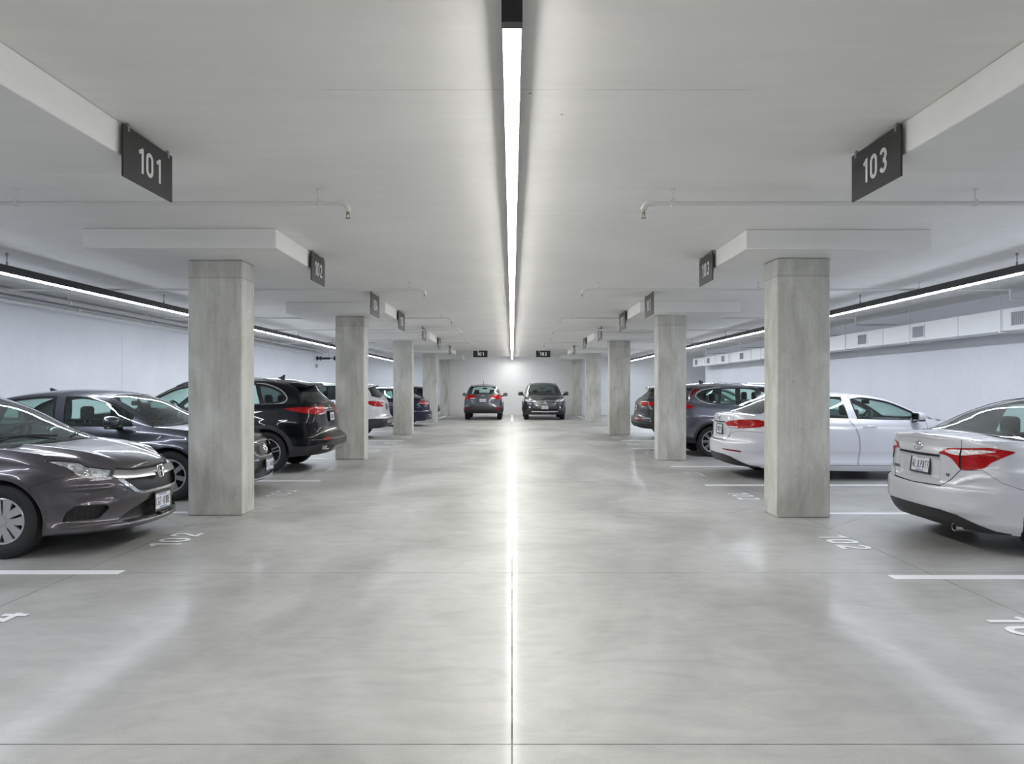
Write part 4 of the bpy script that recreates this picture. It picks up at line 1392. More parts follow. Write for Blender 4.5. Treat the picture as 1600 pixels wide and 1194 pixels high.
        for t in (0, PI, PI * 1.5): bm_tube(bm, [c + ax * -.03, c + (u * math.cos(t) + v * math.sin(t)) * .18], .018, 6)
        bm_tube(bm, [c - ax * .2, c + ax * .0], .05, 10)
        obj_bm('steering_wheel', bm, M['interior'], root, 50)
        # inside mirror
        rm = S['rmir']
        bm = bmesh.new()
        bm_box(bm, (X(rm[0]) - .02, -.12, rm[1] - .035), (X(rm[0]) + .02, .12, rm[1] + .035), .018, 2)
        bm_tube(bm, [(X(rm[0]) + .01, 0, rm[1] + .02), (X(rm[0]) + .06, 0, rm[1] + .09)], .012, 6)
        obj_bm('inside_mirror', bm, M['interior'], root, 50)
    # ---- turn the accumulated parts into objects
    def finish(self):
        self.parts = {}
        for key, A in self.acc.items():
            v = np.concatenate(A['v']); f = np.concatenate(A['f']); n = np.concatenate(A['n']); mi = np.concatenate(A['m'])
            me = bpy.data.meshes.new(key[0])
            me.from_pydata(v.tolist(), [], f.tolist())
            for m in A['mats']: me.materials.append(m)
            me.polygons.foreach_set('material_index', mi.astype(np.int32))
            me.polygons.foreach_set('use_smooth', np.ones(len(f), bool))
            me.update()
            n = n / np.maximum(np.linalg.norm(n, axis=1, keepdims=True), 1e-9)
            me.normals_split_custom_set_from_vertices(n.tolist())
            o = bpy.data.objects.new(key[0], me)
            link(o, self.root)
            self.parts[key] = o
        self.acc = {}
        if ('frame', 0): pass
    # ---- placing things on the surface
    def pt(self, k, z, side=1, off=0.0):
        """surface point, normal and level tangent in object space"""
        s = self.key(k); e = .012
        p = self.skirt(np.array([s]), np.array([z]))[0]
        ps = self.skirt(np.array([min(s + e, self.smax)]), np.array([z]))[0] - self.skirt(np.array([max(s - e, 0)]), np.array([z]))[0]
        pz = self.skirt(np.array([s]), np.array([z + e]))[0] - self.skirt(np.array([s]), np.array([z - e]))[0]
        if s < e: ps = np.array([0, 1., 0])
        if s > self.smax - e: ps = np.array([0, -1., 0])
        n = np.cross(ps, pz); n /= np.linalg.norm(n)
        _, _, na, ny = self.con(np.array([s]))
        if n[0] * na[0] + n[1] * ny[0] < 0: n = -n
        cv = lambda q: Vector((-q[0], side * q[1], q[2]))
        P = Vector((self.L / 2 - p[0], side * p[1], p[2])); N = cv(n).normalized()
        T = Vector((0, 0, 1)).cross(N).normalized()      # to the right for somebody looking at the surface
        U = N.cross(T).normalized()
        return P + N * off, N, T, U
    def dpt(self, a, t, side=1, off=0.0):
        f = lambda a, t: self.dome(np.array([a]), np.array([t]))[0]
        p = f(a, t); e = .01
        n = np.cross(f(a + e, t) - f(a - e, t), f(a, min(t + e, 2)) - f(a, t - e)); n /= max(np.linalg.norm(n), 1e-9)
        if n[2] < 0 and t > .9: n = -n
        if t <= .9 and n[1] < 0: n = -n
        return Vector((self.L / 2 - p[0], side * p[1], p[2])) + Vector((-n[0], side * n[1], n[2])) * off, Vector((-n[0], side * n[1], n[2]))
    def plate(self, k, z, text, tilt=0.0, off=.012, w=.31, h=.155, frame=True, col=None, part='number_plate', lean=None):
        P, N, T, U = self.pt(k, z, 1, off)
        N = Vector((N.x, 0, N.z * .35)).normalized() if lean is None else Vector((math.copysign(1, N.x), 0, lean)).normalized()
        T = Vector((0, 0, 1)).cross(N).normalized(); U = N.cross(T)
        fn = lambda u, v, d: P + T * u + U * v + N * d
        def slab(bm, u0, u1, v0, v1, d0, d1):
            q = [(u0, v0), (u1, v0), (u1, v1), (u0, v1)]
            bm_prism(bm, q, lambda p: fn(p[0], p[1], d0), lambda p: fn(p[0], p[1], d1))
        bm = bmesh.new(); slab(bm, -w / 2, w / 2, -h / 2, h / 2, 0, .004)
        pl = obj_bm(part, bm, col or M['plate'], self.root)
        if text:
            bm = bmesh.new()
            text_bm(bm, text, h * .50, lambda u, v, d: fn(u, v - h * .02, .0045 + d), .0012, w=.33, sw=.095, gap=.12)
            obj_bm('plate_characters', bm, M['plate_ink'], pl)
            bm = bmesh.new(); slab(bm, -w * .24, w * .24, h * .34, h * .44, .0042, .005); obj_bm('plate_heading', bm, M['plate_blue'], pl)
            bm = bmesh.new()
            slab(bm, -w * .22, w * .22, -h * .45, -h * .35, .0042, .005)
            obj_bm('plate_footer', bm, M['plate_blue'], pl)
        if frame:
            bm = bmesh.new(); e = .012
            slab(bm, -w / 2 - e, w / 2 + e, h / 2 - .004, h / 2 + e, -.004, .009); slab(bm, -w / 2 - e, w / 2 + e, -h / 2 - e, -h / 2 + .004, -.004, .009)
            slab(bm, -w / 2 - e, -w / 2 + .004, -h / 2, h / 2, -.004, .009); slab(bm, w / 2 - .004, w / 2 + e, -h / 2, h / 2, -.004, .009)
            obj_bm('plate_frame', bm, M['gloss_black'], pl)
        return pl
    def letters(self, k, z, text, h, mat, side=1, name='lettering', w=.5, sw=.15, gap=.2):
        P, N, T, U = self.pt(k, z, side, .001)
        bm = bmesh.new()
        text_bm(bm, text, h, lambda u, v, d: P + T * u + U * v + N * d, .003, w=w, sw=sw, gap=gap)
        return obj_bm(name, bm, mat, self.root)
    def ring_badge(self, k, z, loops, r, mat, off=.006, name='badge', lean=None):
        """loops: list of closed or open polylines in badge coordinates"""
        P, N, T, U = self.pt(k, z, 1, off)
        if lean is not None:
            N = Vector((math.copysign(1, N.x), 0, lean)).normalized(); T = Vector((0, 0, 1)).cross(N).normalized(); U = N.cross(T)
        bm = bmesh.new()
        for pts, closed in loops:
            q = [P + T * u + U * v for u, v in pts]
            if closed: q = q + [q[0], q[1]]
            bm_tube(bm, q, r, 8, caps=not closed)
        return obj_bm(name, bm, mat, self.root, 60)
    def handle(self, k, z, mat, side=1, w=.20, drop=0.0):
        P, N, T, U = self.pt(k, z, side, 0)
        bm = bmesh.new()
        pts = [P + T * u + U * (drop * u) + N * (.006 + .040 * (1 - (abs(u) / (w / 2)) ** 4)) for u in np.linspace(-w / 2, w / 2, 11)]
        rr = [.007 + .009 * (1 - (abs(u) / (w / 2)) ** 2) for u in np.linspace(-w / 2, w / 2, 11)]
        bm_tube(bm, pts, rr, 10)
        return obj_bm('door_handle', bm, mat, self.parts.get(('front_door', side), self.root) if False else self.root, 60)
    def mirror(self, a, z, y, paint, size=(.10, .23, .155), base=None, low=True):
        X = self.L / 2 - a
        for sd in (1, -1):
            bm = bmesh.new()
            r = bmesh.ops.create_uvsphere(bm, u_segments=28, v_segments=16, radius=1)
            for v in r['verts']:
                x_, y_, z_ = v.co
                # flattened at the back, rounded at the front, narrower towards the door
                sx = size[0] * (1.15 if x_ > 0 else .28)
                q = 2.6
                nx = math.copysign(abs(x_) ** (2 / q), x_); ny = math.copysign(abs(y_) ** (2 / q), y_); nz = math.copysign(abs(z_) ** (2 / q), z_)
                k = 1 - .22 * (1 - ny) / 2 if True else 1
                v.co = Vector((X + nx * sx * (1 - .15 * (ny < 0)), sd * (y + ny * size[1] / 2), z + nz * size[2] / 2 * (1 - .18 * (1 - ny) / 2) ))
            mo = obj_bm('side_mirror', bm, paint, self.root, 60)
            bm = bmesh.new()
            bm_box(bm, (X - size[0] * .28 - .004, sd * y - size[1] * .40, z - size[2] * .36), (X - size[0] * .28 + .004, sd * y + size[1] * .40, z + size[2] * .36), .003, 1)
            obj_bm('mirror_glass', bm, M['mirror'], mo)
            bm = bmesh.new()
            yb = base if base is not None else y - size[1] * .8
            bm_tube(bm, [(X + .02, sd * (y - size[1] * .3), z - size[2] * .40), (X + .03, sd * yb, z - size[2] * .5)], [.034, .04], 10)
            if low: bm_box(bm, (X - .02, min(sd * (y - size[1] * .40), sd * (y + size[1] * .42)), z - size[2] * .53), (X + size[0] * .8, max(sd * (y - size[1] * .40), sd * (y + size[1] * .42)), z - size[2] * .30), .02, 2)
            obj_bm('mirror_stalk', bm, M['gloss_black'], mo, 50)
    def wheels(self, style):
        S = self.S
        R, rim, tw = S['R'], S['rim'], S.get('tw', .205)
        for ax, nm in ((S['axf'], 'front'), (S['axr'], 'rear')):
            yo = float(np.interp(ax, self.ca, self.cy)) - S.get('inset', .018)
            for sd in (1, -1):
                o = Vector((self.L / 2 - ax, sd * (yo - tw / 2), R))
                hw = tw / 2
                bm = bmesh.new()
                pr = [(rim - .012, -hw * .72), (rim + .006, -hw * .82), (rim + .03, -hw * .96), ((rim + R) / 2, -hw * 1.02), (R - .035, -hw * .97), (R - .012, -hw * .86),
                      (R - .002, -hw * .62), (R, -hw * .28), (R - .006, -hw * .24), (R, -hw * .20), (R, hw * .20), (R - .006, hw * .24), (R, hw * .28), (R - .002, hw * .62), (R - .012, hw * .86), (R - .035, hw * .97),
                      ((rim + R) / 2, hw * 1.02), (rim + .03, hw * .96), (rim + .006, hw * .82), (rim - .012, hw * .72)]
                bm_lathe(bm, pr, 48, 'y', o)
                wh = obj_bm('wheel', bm, M['tyre'], self.root, 40)
                f = sd  # outward
                Y = lambda d: o.y + f * d
                bm = bmesh.new()
                rp = [(rim, hw * .80), (rim - .006, hw * .84), (rim - .018, hw * .80), (rim - .026, hw * .62), (rim - .03, hw * .1), (rim - .02, -hw * .6)]
                bm_lathe(bm, [(r_, f * h_) for r_, h_ in rp], 40, 'y', o)
                n = style['n']; ww0, ww1 = style['w0'], style['w1']
                rr0, rr1 = .045, rim - .018
                for k in range(n):
                    th = 2 * PI * k / n + PI / 2
                    subs = [(0, 1.0)] if not style.get('split') else [(-1, style['split']), (1, style['split'])]
                    for sgn, spl in subs:
                        def loc(r_, u, d):
                            c, s = math.cos(th), math.sin(th)
                            return Vector((o.x + r_ * c - u * s, Y(d), o.z + r_ * s + u * c))
                        da, dbb = hw * style.get('d0', .62), hw * style.get('d1', .76)
                        if sgn == 0:
                            out = [(rr0, -ww0 / 2), (rr1, -ww1 / 2), (rr1, ww1 / 2), (rr0, ww0 / 2)]
                        else:
                            g0, g1 = style.get('g0', .004), style.get('g1', .03)
                            out = [(rr0, sgn * g0), (rr1, sgn * g1), (rr1, sgn * (g1 + ww1)), (rr0, sgn * (g0 + ww0))]
                        fr = [loc(r_, u, da + (dbb - da) * (r_ - rr0) / (rr1 - rr0)) for r_, u in out]
                        mid = [loc((rr0 + rr1) / 2, (out[0][1] + out[1][1]) / 2, da + (dbb - da) * .62 ), loc((rr0 + rr1) / 2, (out[2][1] + out[3][1]) / 2, da + (dbb - da) * .62)]
                        fr = [fr[0], mid[0], fr[1], fr[2], mid[1], fr[3]]
                        bk = [p - Vector((0, f * .03, 0)) for p in fr]
                        ctr = sum(fr, Vector()) / 6
                        fr2 = [p + (ctr - p) * .0 for p in fr]
                        va = [bm.verts.new(p) for p in fr2]; vb = [bm.verts.new(p) for p in bk]
                        bm.faces.new((va[0], va[1], va[4], va[5])); bm.faces.new((va[1], va[2], va[3], va[4]))
                        for i in range(6):
                            j = (i + 1) % 6
                            bm.faces.new((va[i], vb[i], vb[j], va[j]))
                bm_lathe(bm, [(.0, f * hw * .70), (.03, f * hw * .69), (.034, f * hw * .64), (.072, f * hw * .60), (.075, f * hw * .3)], 24, 'y', o)
                obj_bm('rim', bm, style.get('mat', M['rim']), wh, 35)
                bm = bmesh.new()
                bm_lathe(bm, [(rim - .02, f * -hw * .1), (.02, f * -hw * .1)], 32, 'y', o)
                bm_lathe(bm, [(.14, f * hw * .18), (.05, f * hw * .18)], 32, 'y', o)
                obj_bm('brake_disc', bm, M['rim_dark'], wh)
                if style.get('cap'):
                    bm = bmesh.new()
                    bm_lathe(bm, [(0, f * hw * .73), (.022, f * hw * .72), (.026, f * hw * .69)], 20, 'y', o)
                    obj_bm('wheel_cap', bm, style['cap'], wh, 40)
    def lamp_bucket(self, lab='headlight', depth=.05, proj=None):
        """reflector bowl behind the clear headlamp lens"""
        for (part, sd), o in list(self.parts.items()):
            if part != lab or sd == 0: continue
            me = o.data
            co = np.array([v.co[:] for v in me.vertices]); nn = np.array([l.vector[:] for l in me.corner_normals]) if False else None
            fs = [tuple(p.vertices) for p in me.polygons]
            vn = np.zeros_like(co)
            for p in me.polygons:
                for vi in p.vertices: vn[vi] += np.array(p.normal) * p.area
            vn /= np.maximum(np.linalg.norm(vn, axis=1, keepdims=True), 1e-9)
            cnt = {}
            for f in fs:
                for i in range(3):
                    k = (min(f[i], f[(i + 1) % 3]), max(f[i], f[(i + 1) % 3])); cnt[k] = cnt.get(k, 0) + 1
            bnd = [k for k, c in cnt.items() if c == 1]
            on_b = set(i for k in bnd for i in k)
            # dome the bowl: full depth inside, none on the rim
            bp = co[list(on_b)]
            d = np.array([min(np.linalg.norm(bp - c, axis=1)) for c in co])
            q = co - vn * (.004 + depth * np.clip(d / .05, 0, 1)[:, None] ** .6)
            b = bpy.data.meshes.new('reflector_bowl'); b.from_pydata(q.tolist(), [], fs); b.materials.append(M['bowl'])
            for p in b.polygons: p.use_smooth = True
            b.update()
            link(bpy.data.objects.new('reflector_bowl', b), o)
            if proj:
                for (k, z, r) in proj:
                    P, N, T, U = self.pt(k, z, sd, -.03)
                    bm = bmesh.new()
                    F_ = Vector((1, 0, 0)) if k[0] != 'r' else Vector((-1, 0, 0))
                    A_ = Vector((0, 1, 0)); B_ = Vector((0, 0, 1))
                    rings = []
                    for (rr, dd) in ((r, .0), (r * .86, .012), (r * .8, -.006), (r * .45, .004), (.001, .010)):
                        rings.append([bm.verts.new(P + F_ * dd + (A_ * math.cos(t) + B_ * math.sin(t)) * rr) for t in np.linspace(0, 2 * PI, 20, endpoint=False)])
                    for i in range(len(rings) - 1):
                        for j in range(20): bm.faces.new((rings[i][j], rings[i][(j + 1) % 20], rings[i + 1][(j + 1) % 20], rings[i + 1][j]))
                    obj_bm('projector', bm, M['chrome'], o, 50)
    def wipers(self, pairs):
        for (p0, p1) in pairs:
            A, _ = self.dpt(p0[0], p0[1], p0[2], .02); B, _ = self.dpt(p1[0], p1[1], p1[2], .018)
            bm = bmesh.new()
            bm_tube(bm, [A, A.lerp(B, .5) + Vector((0, 0, .012)), B], [.010, .008, .006], 6)
            obj_bm('wiper', bm, M['trim'], self.root, 50)
    def tube_on_dome(self, name, pts, r, mat, n=8):
        bm = bmesh.new()
        bm_tube(bm, [self.dpt(a, t, sd, off)[0] for a, t, sd, off in pts], r, n)
        return obj_bm(name, bm, mat, self.root, 50)
    def fin(self, a, h=.06, mat=None):
        P, _ = self.dpt(a, 2.0, 1, 0)
        bm = bmesh.new()
        pr = [(.10, 0), (-.06, 0), (-.075, h), (-.05, h * 1.02), (.0, h * .55)]
        bm_prism(bm, pr, lambda p: P + Vector((p[0], -.016 * (1 - p[1] / h * .6), p[1] - .004)), lambda p: P + Vector((p[0], .016 * (1 - p[1] / h * .6), p[1] - .004)))
        return obj_bm('antenna_fin', bm, mat or self.S['paint'], self.root)
    def exhaust(self, y, z, a, r=.035, ln=.16, rect=False):
        X = self.L / 2 - a
        bm = bmesh.new()
        if rect:
            for sgn in (0,):
                q = [(-.085, -.032), (.085, -.032), (.10, .032), (-.07, .032)]
                q2 = [(u * .78, v * .62) for u, v in q]
                A = [bm.verts.new((X, y + u, z + v)) for u, v in q]; B = [bm.verts.new((X - .0, y + u, z + v)) for u, v in q2]
                C_ = [bm.verts.new((X + ln, y + u, z + v)) for u, v in q]; D_ = [bm.verts.new((X + ln * .6, y + u, z + v)) for u, v in q2]
                for i in range(4):
                    j = (i + 1) % 4
                    bm.faces.new((A[i], A[j], B[j], B[i])); bm.faces.new((A[i], C_[i], C_[j], A[j])); bm.faces.new((B[i], B[j], D_[j], D_[i]))
            o = obj_bm('exhaust_tip', bm, M['chrome'], self.root)
            bm = bmesh.new(); bm_box(bm, (X + .045, y - .066, z - .02), (X + .05, y + .078, z + .02)); obj_bm('exhaust_opening', bm, M['gap'], o)
        else:
            bm_lathe(bm, [(r * .82, X + ln * .7), (r * .86, X + .002), (r, X), (r, X + ln)], 20, 'x', (0, y, z))
            o = obj_bm('exhaust_tip', bm, M['satin'], self.root, 50)
            bm = bmesh.new(); bm_lathe(bm, [(r * .84, X + .03), (.001, X + .03)], 20, 'x', (0, y, z)); obj_bm('exhaust_opening', bm, M['gap'], o)
        return o
# ------------------------------------------------------------------ car shapes
def sedan(paint, **k):
    L = k.get('L', 4.5); w = k.get('w', .885)
    S = dict(L=L, w=w, paint=paint, R=.32, rim=.205, axf=.95, axr=L - 1.0, fd=.85, nf=2.6, rd=.75, nr=3.2,
        ztop=[(('f', 0), .74), (('f', .45), .765), (('f', .7), .815), (.45, .87), (.8, .92), (1.25, .965), (2.2, .985), (3.2, 1.01), (L - .5, 1.02), (('r', .6), 1.03), (('r', 0), 1.03)],
        zbot=[(('f', 0), .20), (1.0, .19), (2.2, .17), (L - 1.0, .19), (L - .3, .22), (('r', 0), .24)],
        dF=[(.16, .10), (.22, .02), (.34, .02), (.44, .0), (.56, .005), (.66, .03), (.76, .085), (.85, .14)],
        dS=[(.15, .075), (.24, .03), (.30, .014), (.36, .016), (.52, .0), (.70, .0), (.76, .006), (.79, .018), (.92, .032), (1.05, .05)],
        dR=[(.18, .12), (.34, .03), (.48, 0), (.58, .012), (.62, .05), (.68, .07), (.86, .06), (.95, .07), (1.02, .05)],
        zc=[(0, .74), (.1, .785), (.3, .85), (.6, .92), (1.0, .985), (1.4, 1.03), (2.2, 1.03), (L - 1.0, 1.06), (L - .42, 1.075), (L - .12, 1.065), (L, 1.03)],
        aw=1.05, awc=1.32, ab=L - .42, abc=L - .62,
        belt=[(1.05, .99), (1.32, .975), (2.2, .985), (3.2, 1.01), (L - .62, 1.03), (L - .42, 1.065)],
        rail=[(1.32, .975), (1.7, 1.20), (2.05, 1.34), (2.4, 1.385), (2.8, 1.385), (L - 1.35, 1.345), (L - 1.0, 1.24), (L - .62, 1.03)],
        top=[(1.05, .992), (1.4, 1.17), (1.8, 1.345), (2.15, 1.425), (2.6, 1.445), (3.0, 1.425), (L - 1.0, 1.325), (L - .7, 1.20), (L - .42, 1.067)],
        windows=[('side_window', (1.50, 1.50), (2.36, 2.42)), ('rear_side_window', (2.45, 2.51), (3.20, 3.14))],
        ws=dict(head=2.05, bow=.13), bl=dict(head=L - 1.28, bow=-.05),
        seats=[(2.35, 1.12), (3.2, 1.10)], steer=(1.78, .93), rmir=(1.95, 1.27),
        skirt=[
            ('front_door', [(1.42, .27), (1.40, .6), (1.42, 1.2), (2.43, 1.2), (2.44, .7), (2.36, .27)], dict(gap=.005)),
            ('rear_door', [(2.37, .27), (2.45, .7), (2.44, 1.2), (3.28, 1.2), (3.26, .85), (L - 1.30, .62), (L - 1.36, .27)], dict(gap=.005)),
        ])
    S.update(k)
    return S
def sedan_front_basic(L):
    return [('front_bumper', [('f', 0, .1), (.6, .1), (.62, .58), (.36, .70), ('f', .6, .64), ('f', 0, .58)], dict(gap=.004)),
        ('headlight', [('f', .50, .70), ('f', .60, .63), ('f', .76, .65), (.52, .78), (.36, .82), ('f', .7, .785), ('f', .54, .735)]),
        ('chrome', [('f', 0, .72), ('f', .46, .72), ('f', .48, .68), ('f', .40, .56), ('f', 0, .54)]),
        ('grille', [('f', 0, .70), ('f', .43, .70), ('f', .45, .68), ('f', .38, .575), ('f', 0, .56)]),
        ('intake', [('f', 0, .44), ('f', .5, .40), ('f', .58, .27), ('f', 0, .25)])]
def suv(paint, **k):
    L = k.get('L', 4.7); w = k.get('w', .93)
    S = dict(suv=True, L=L, w=w, paint=paint, R=.36, rim=.245, tw=.225, axf=.93, axr=L - 1.05, fd=.80, nf=2.9, rd=.65, nr=3.6, arch_gap=.05, arch_trim=.06,
        ztop=[(('f', 0), .95), (('f', .45), .96), (('f', .72), .98), (.45, 1.02), (.8, 1.05), (1.3, 1.085), (2.5, 1.12), (L - 1.0, 1.17), (L - .5, 1.19), (('r', .6), 1.20), (('r', 0), 1.20)],
        zbot=[(('f', 0), .26), (1.0, .25), (2.2, .24), (L - 1.0, .27), (L - .3, .32), (('r', 0), .36)],
        dF=[(.22, .12), (.32, .03), (.45, .0), (.60, .0), (.72, .02), (.88, .05), (1.0, .11)],
        dS=[(.22, .06), (.32, .02), (.42, .0), (.62, .012), (.72, .004), (.86, .0), (.93, .008), (1.1, .04), (1.25, .06)],
        dR=[(.30, .14), (.42, .03), (.52, 0), (.60, .01), (.66, .06), (.74, .10), (.95, .12), (1.08, .15), (1.2, .20)],
        zc=[(0, .95), (.15, 1.0), (.5, 1.06), (1.0, 1.11), (1.4, 1.12), (L - .5, 1.22), (L, 1.20)],
        aw=1.02, awc=1.28, ab=L - .235, abc=L - .46, nb=3.2, tumble=.36,
        belt=[(1.02, 1.105), (1.28, 1.095), (2.5, 1.125), (L - 1.0, 1.18), (L - .235, 1.215)],
        rail=[(1.28, 1.095), (1.65, 1.34), (2.05, 1.515), (2.5, 1.585), (3.3, 1.59), (L - .85, 1.555), (L - .66, 1.50), (L - .52, 1.33), (L - .46, 1.20)],
        top=[(1.02, 1.107), (1.45, 1.36), (1.9, 1.575), (2.4, 1.655), (3.1, 1.675), (L - .75, 1.625), (L - .58, 1.585), (L - .42, 1.42), (L - .235, 1.217)],
        windows=[('side_window', (1.44, 1.44), (2.46, 2.52)), ('rear_side_window', (2.53, 2.59), (3.36, 3.32)), ('quarter_window', (3.42, 3.38), (L - .76, L - .98))],
        ws=dict(head=2.02, bow=.13), bl=dict(head=L - .60, bow=-.03, m0=.10, m1=.13),
        rs_glass=M['glass_dark'], bl_glass=M['glass_dark'], shoulder=.06,
        seats=[(2.45, 1.30), (3.4, 1.27)], steer=(1.85, 1.10), rmir=(1.98, 1.46),
        skirt=[
            ('cladding', [('f', 0, .1), (1, .1), (2.2, .1), (L - 1, .1), ('r', 0, .1), ('r', 0, .50), ('r', .5, .50), (L - .25, .46), (L - 1.0, .36), (2.2, .34), (1.0, .36), (.3, .42), ('f', .5, .42), ('f', 0, .42)]),
            ('front_door', [(1.36, .37), (1.34, .7), (1.36, 1.3), (2.53, 1.3), (2.54, .8), (2.48, .37)], dict(gap=.006)),
            ('rear_door', [(2.49, .37), (2.55, .8), (2.54, 1.3), (3.42, 1.3), (3.42, .95), (L - 1.42, .75), (L - 1.52, .37)], dict(gap=.006)),
        ])
    S.update(k)
    return S
def dlo_ring(S, af, arb, art, up=.05, low=.012, rear_mid=None):
    zb, rl = Pchip(S['belt']), Pchip(S['rail'])
    lo = [(a, float(zb(a)) + low) for a in np.linspace(af, arb, 40)]
    hi = [(a, max(float(rl(a)) - up, float(zb(a)) + low + .01)) for a in np.linspace(art, af, 40)]
    mid = catmull([lo[-1]] + rear_mid + [hi[0]], False, 5)[1:-1] if rear_mid else []
    S['dlo_chrome'] = dict(poly=lo + mid + hi)
def roof_rails(c, a0, a1, mat):
    for sd in (1, -1):
        pts = [(a0 + (a1 - a0) * i / 14, 1.12, sd, .004 + .034 * min(1, min(i, 14 - i) / 1.6)) for i in range(15)]
        c.tube_on_dome('roof_rail', pts, .016, mat)
def spoiler(c, a0, ln, drop=.02, wd=.60, th=.045, mat=None):
    """roof spoiler above the rear screen"""
    P, _ = c.dpt(a0, 2.0, 1, 0)
    bm = bmesh.new()
    ys = np.linspace(-wd, wd, 17)
    rows = []
    for y in ys:
        f = (abs(y) / wd)
        zz = P.z - .035 * f ** 2.4
        x1 = P.x - ln * (1 - .22 * f ** 3)
        rows.append([bm.verts.new(q) for q in ((P.x + .10, y, zz - .004), (P.x - .02, y, zz + .004), (x1, y, zz - drop), (x1 - .004, y, zz - drop - th * .45), (x1 + .05, y, zz - drop - th * .8), (P.x - .02, y, zz - .05))])
    for i in range(16):
        for j in range(6): bm.faces.new((rows[i][j], rows[i + 1][j], rows[i + 1][(j + 1) % 6], rows[i][(j + 1) % 6]))
    bm.faces.new(rows[0]); bm.faces.new(rows[-1])
    return obj_bm('roof_spoiler', bm, mat or c.S['paint'], c.root, 30)
def circle(cx, cy, rx, ry, n=24): return [(cx + rx * math.cos(2 * PI * i / n), cy + ry * math.sin(2 * PI * i / n)) for i in range(n)]

P_HONDA = mat_carpaint('warm grey car paint', (0.088, 0.080, 0.090), .6, .28)
P_BLUEGREY = mat_carpaint('blue grey car paint', (0.070, 0.073, 0.090), .6, .28)
P_BLACK = mat_carpaint('black car paint', (0.0025, 0.0028, 0.0050), 0.0, .30, .5, .15)
P_WHITE = mat_carpaint('silver white car paint', (0.62, 0.63, 0.66), .25, .35)
P_NAVY = mat_carpaint('navy car paint', (0.005, 0.008, 0.032), .2, .25, .7, .2)
P_SILVER = mat_carpaint('silver car paint', (0.62, 0.63, 0.67), .25, .38)
P_SILVER2 = mat_carpaint('pale silver car paint', (0.67, 0.68, 0.73), .25, .38)
P_DKGREY = mat_carpaint('dark grey car paint', (0.060, 0.062, 0.072), .55, .28)
P_MIDGREY = mat_carpaint('slate grey car paint', (0.105, 0.110, 0.135), .5, .3)
P_GRAPH = mat_carpaint('graphite car paint', (0.045, 0.047, 0.055), .5, .28)

def gauss(x, s): return np.exp(-(x / s) ** 2)

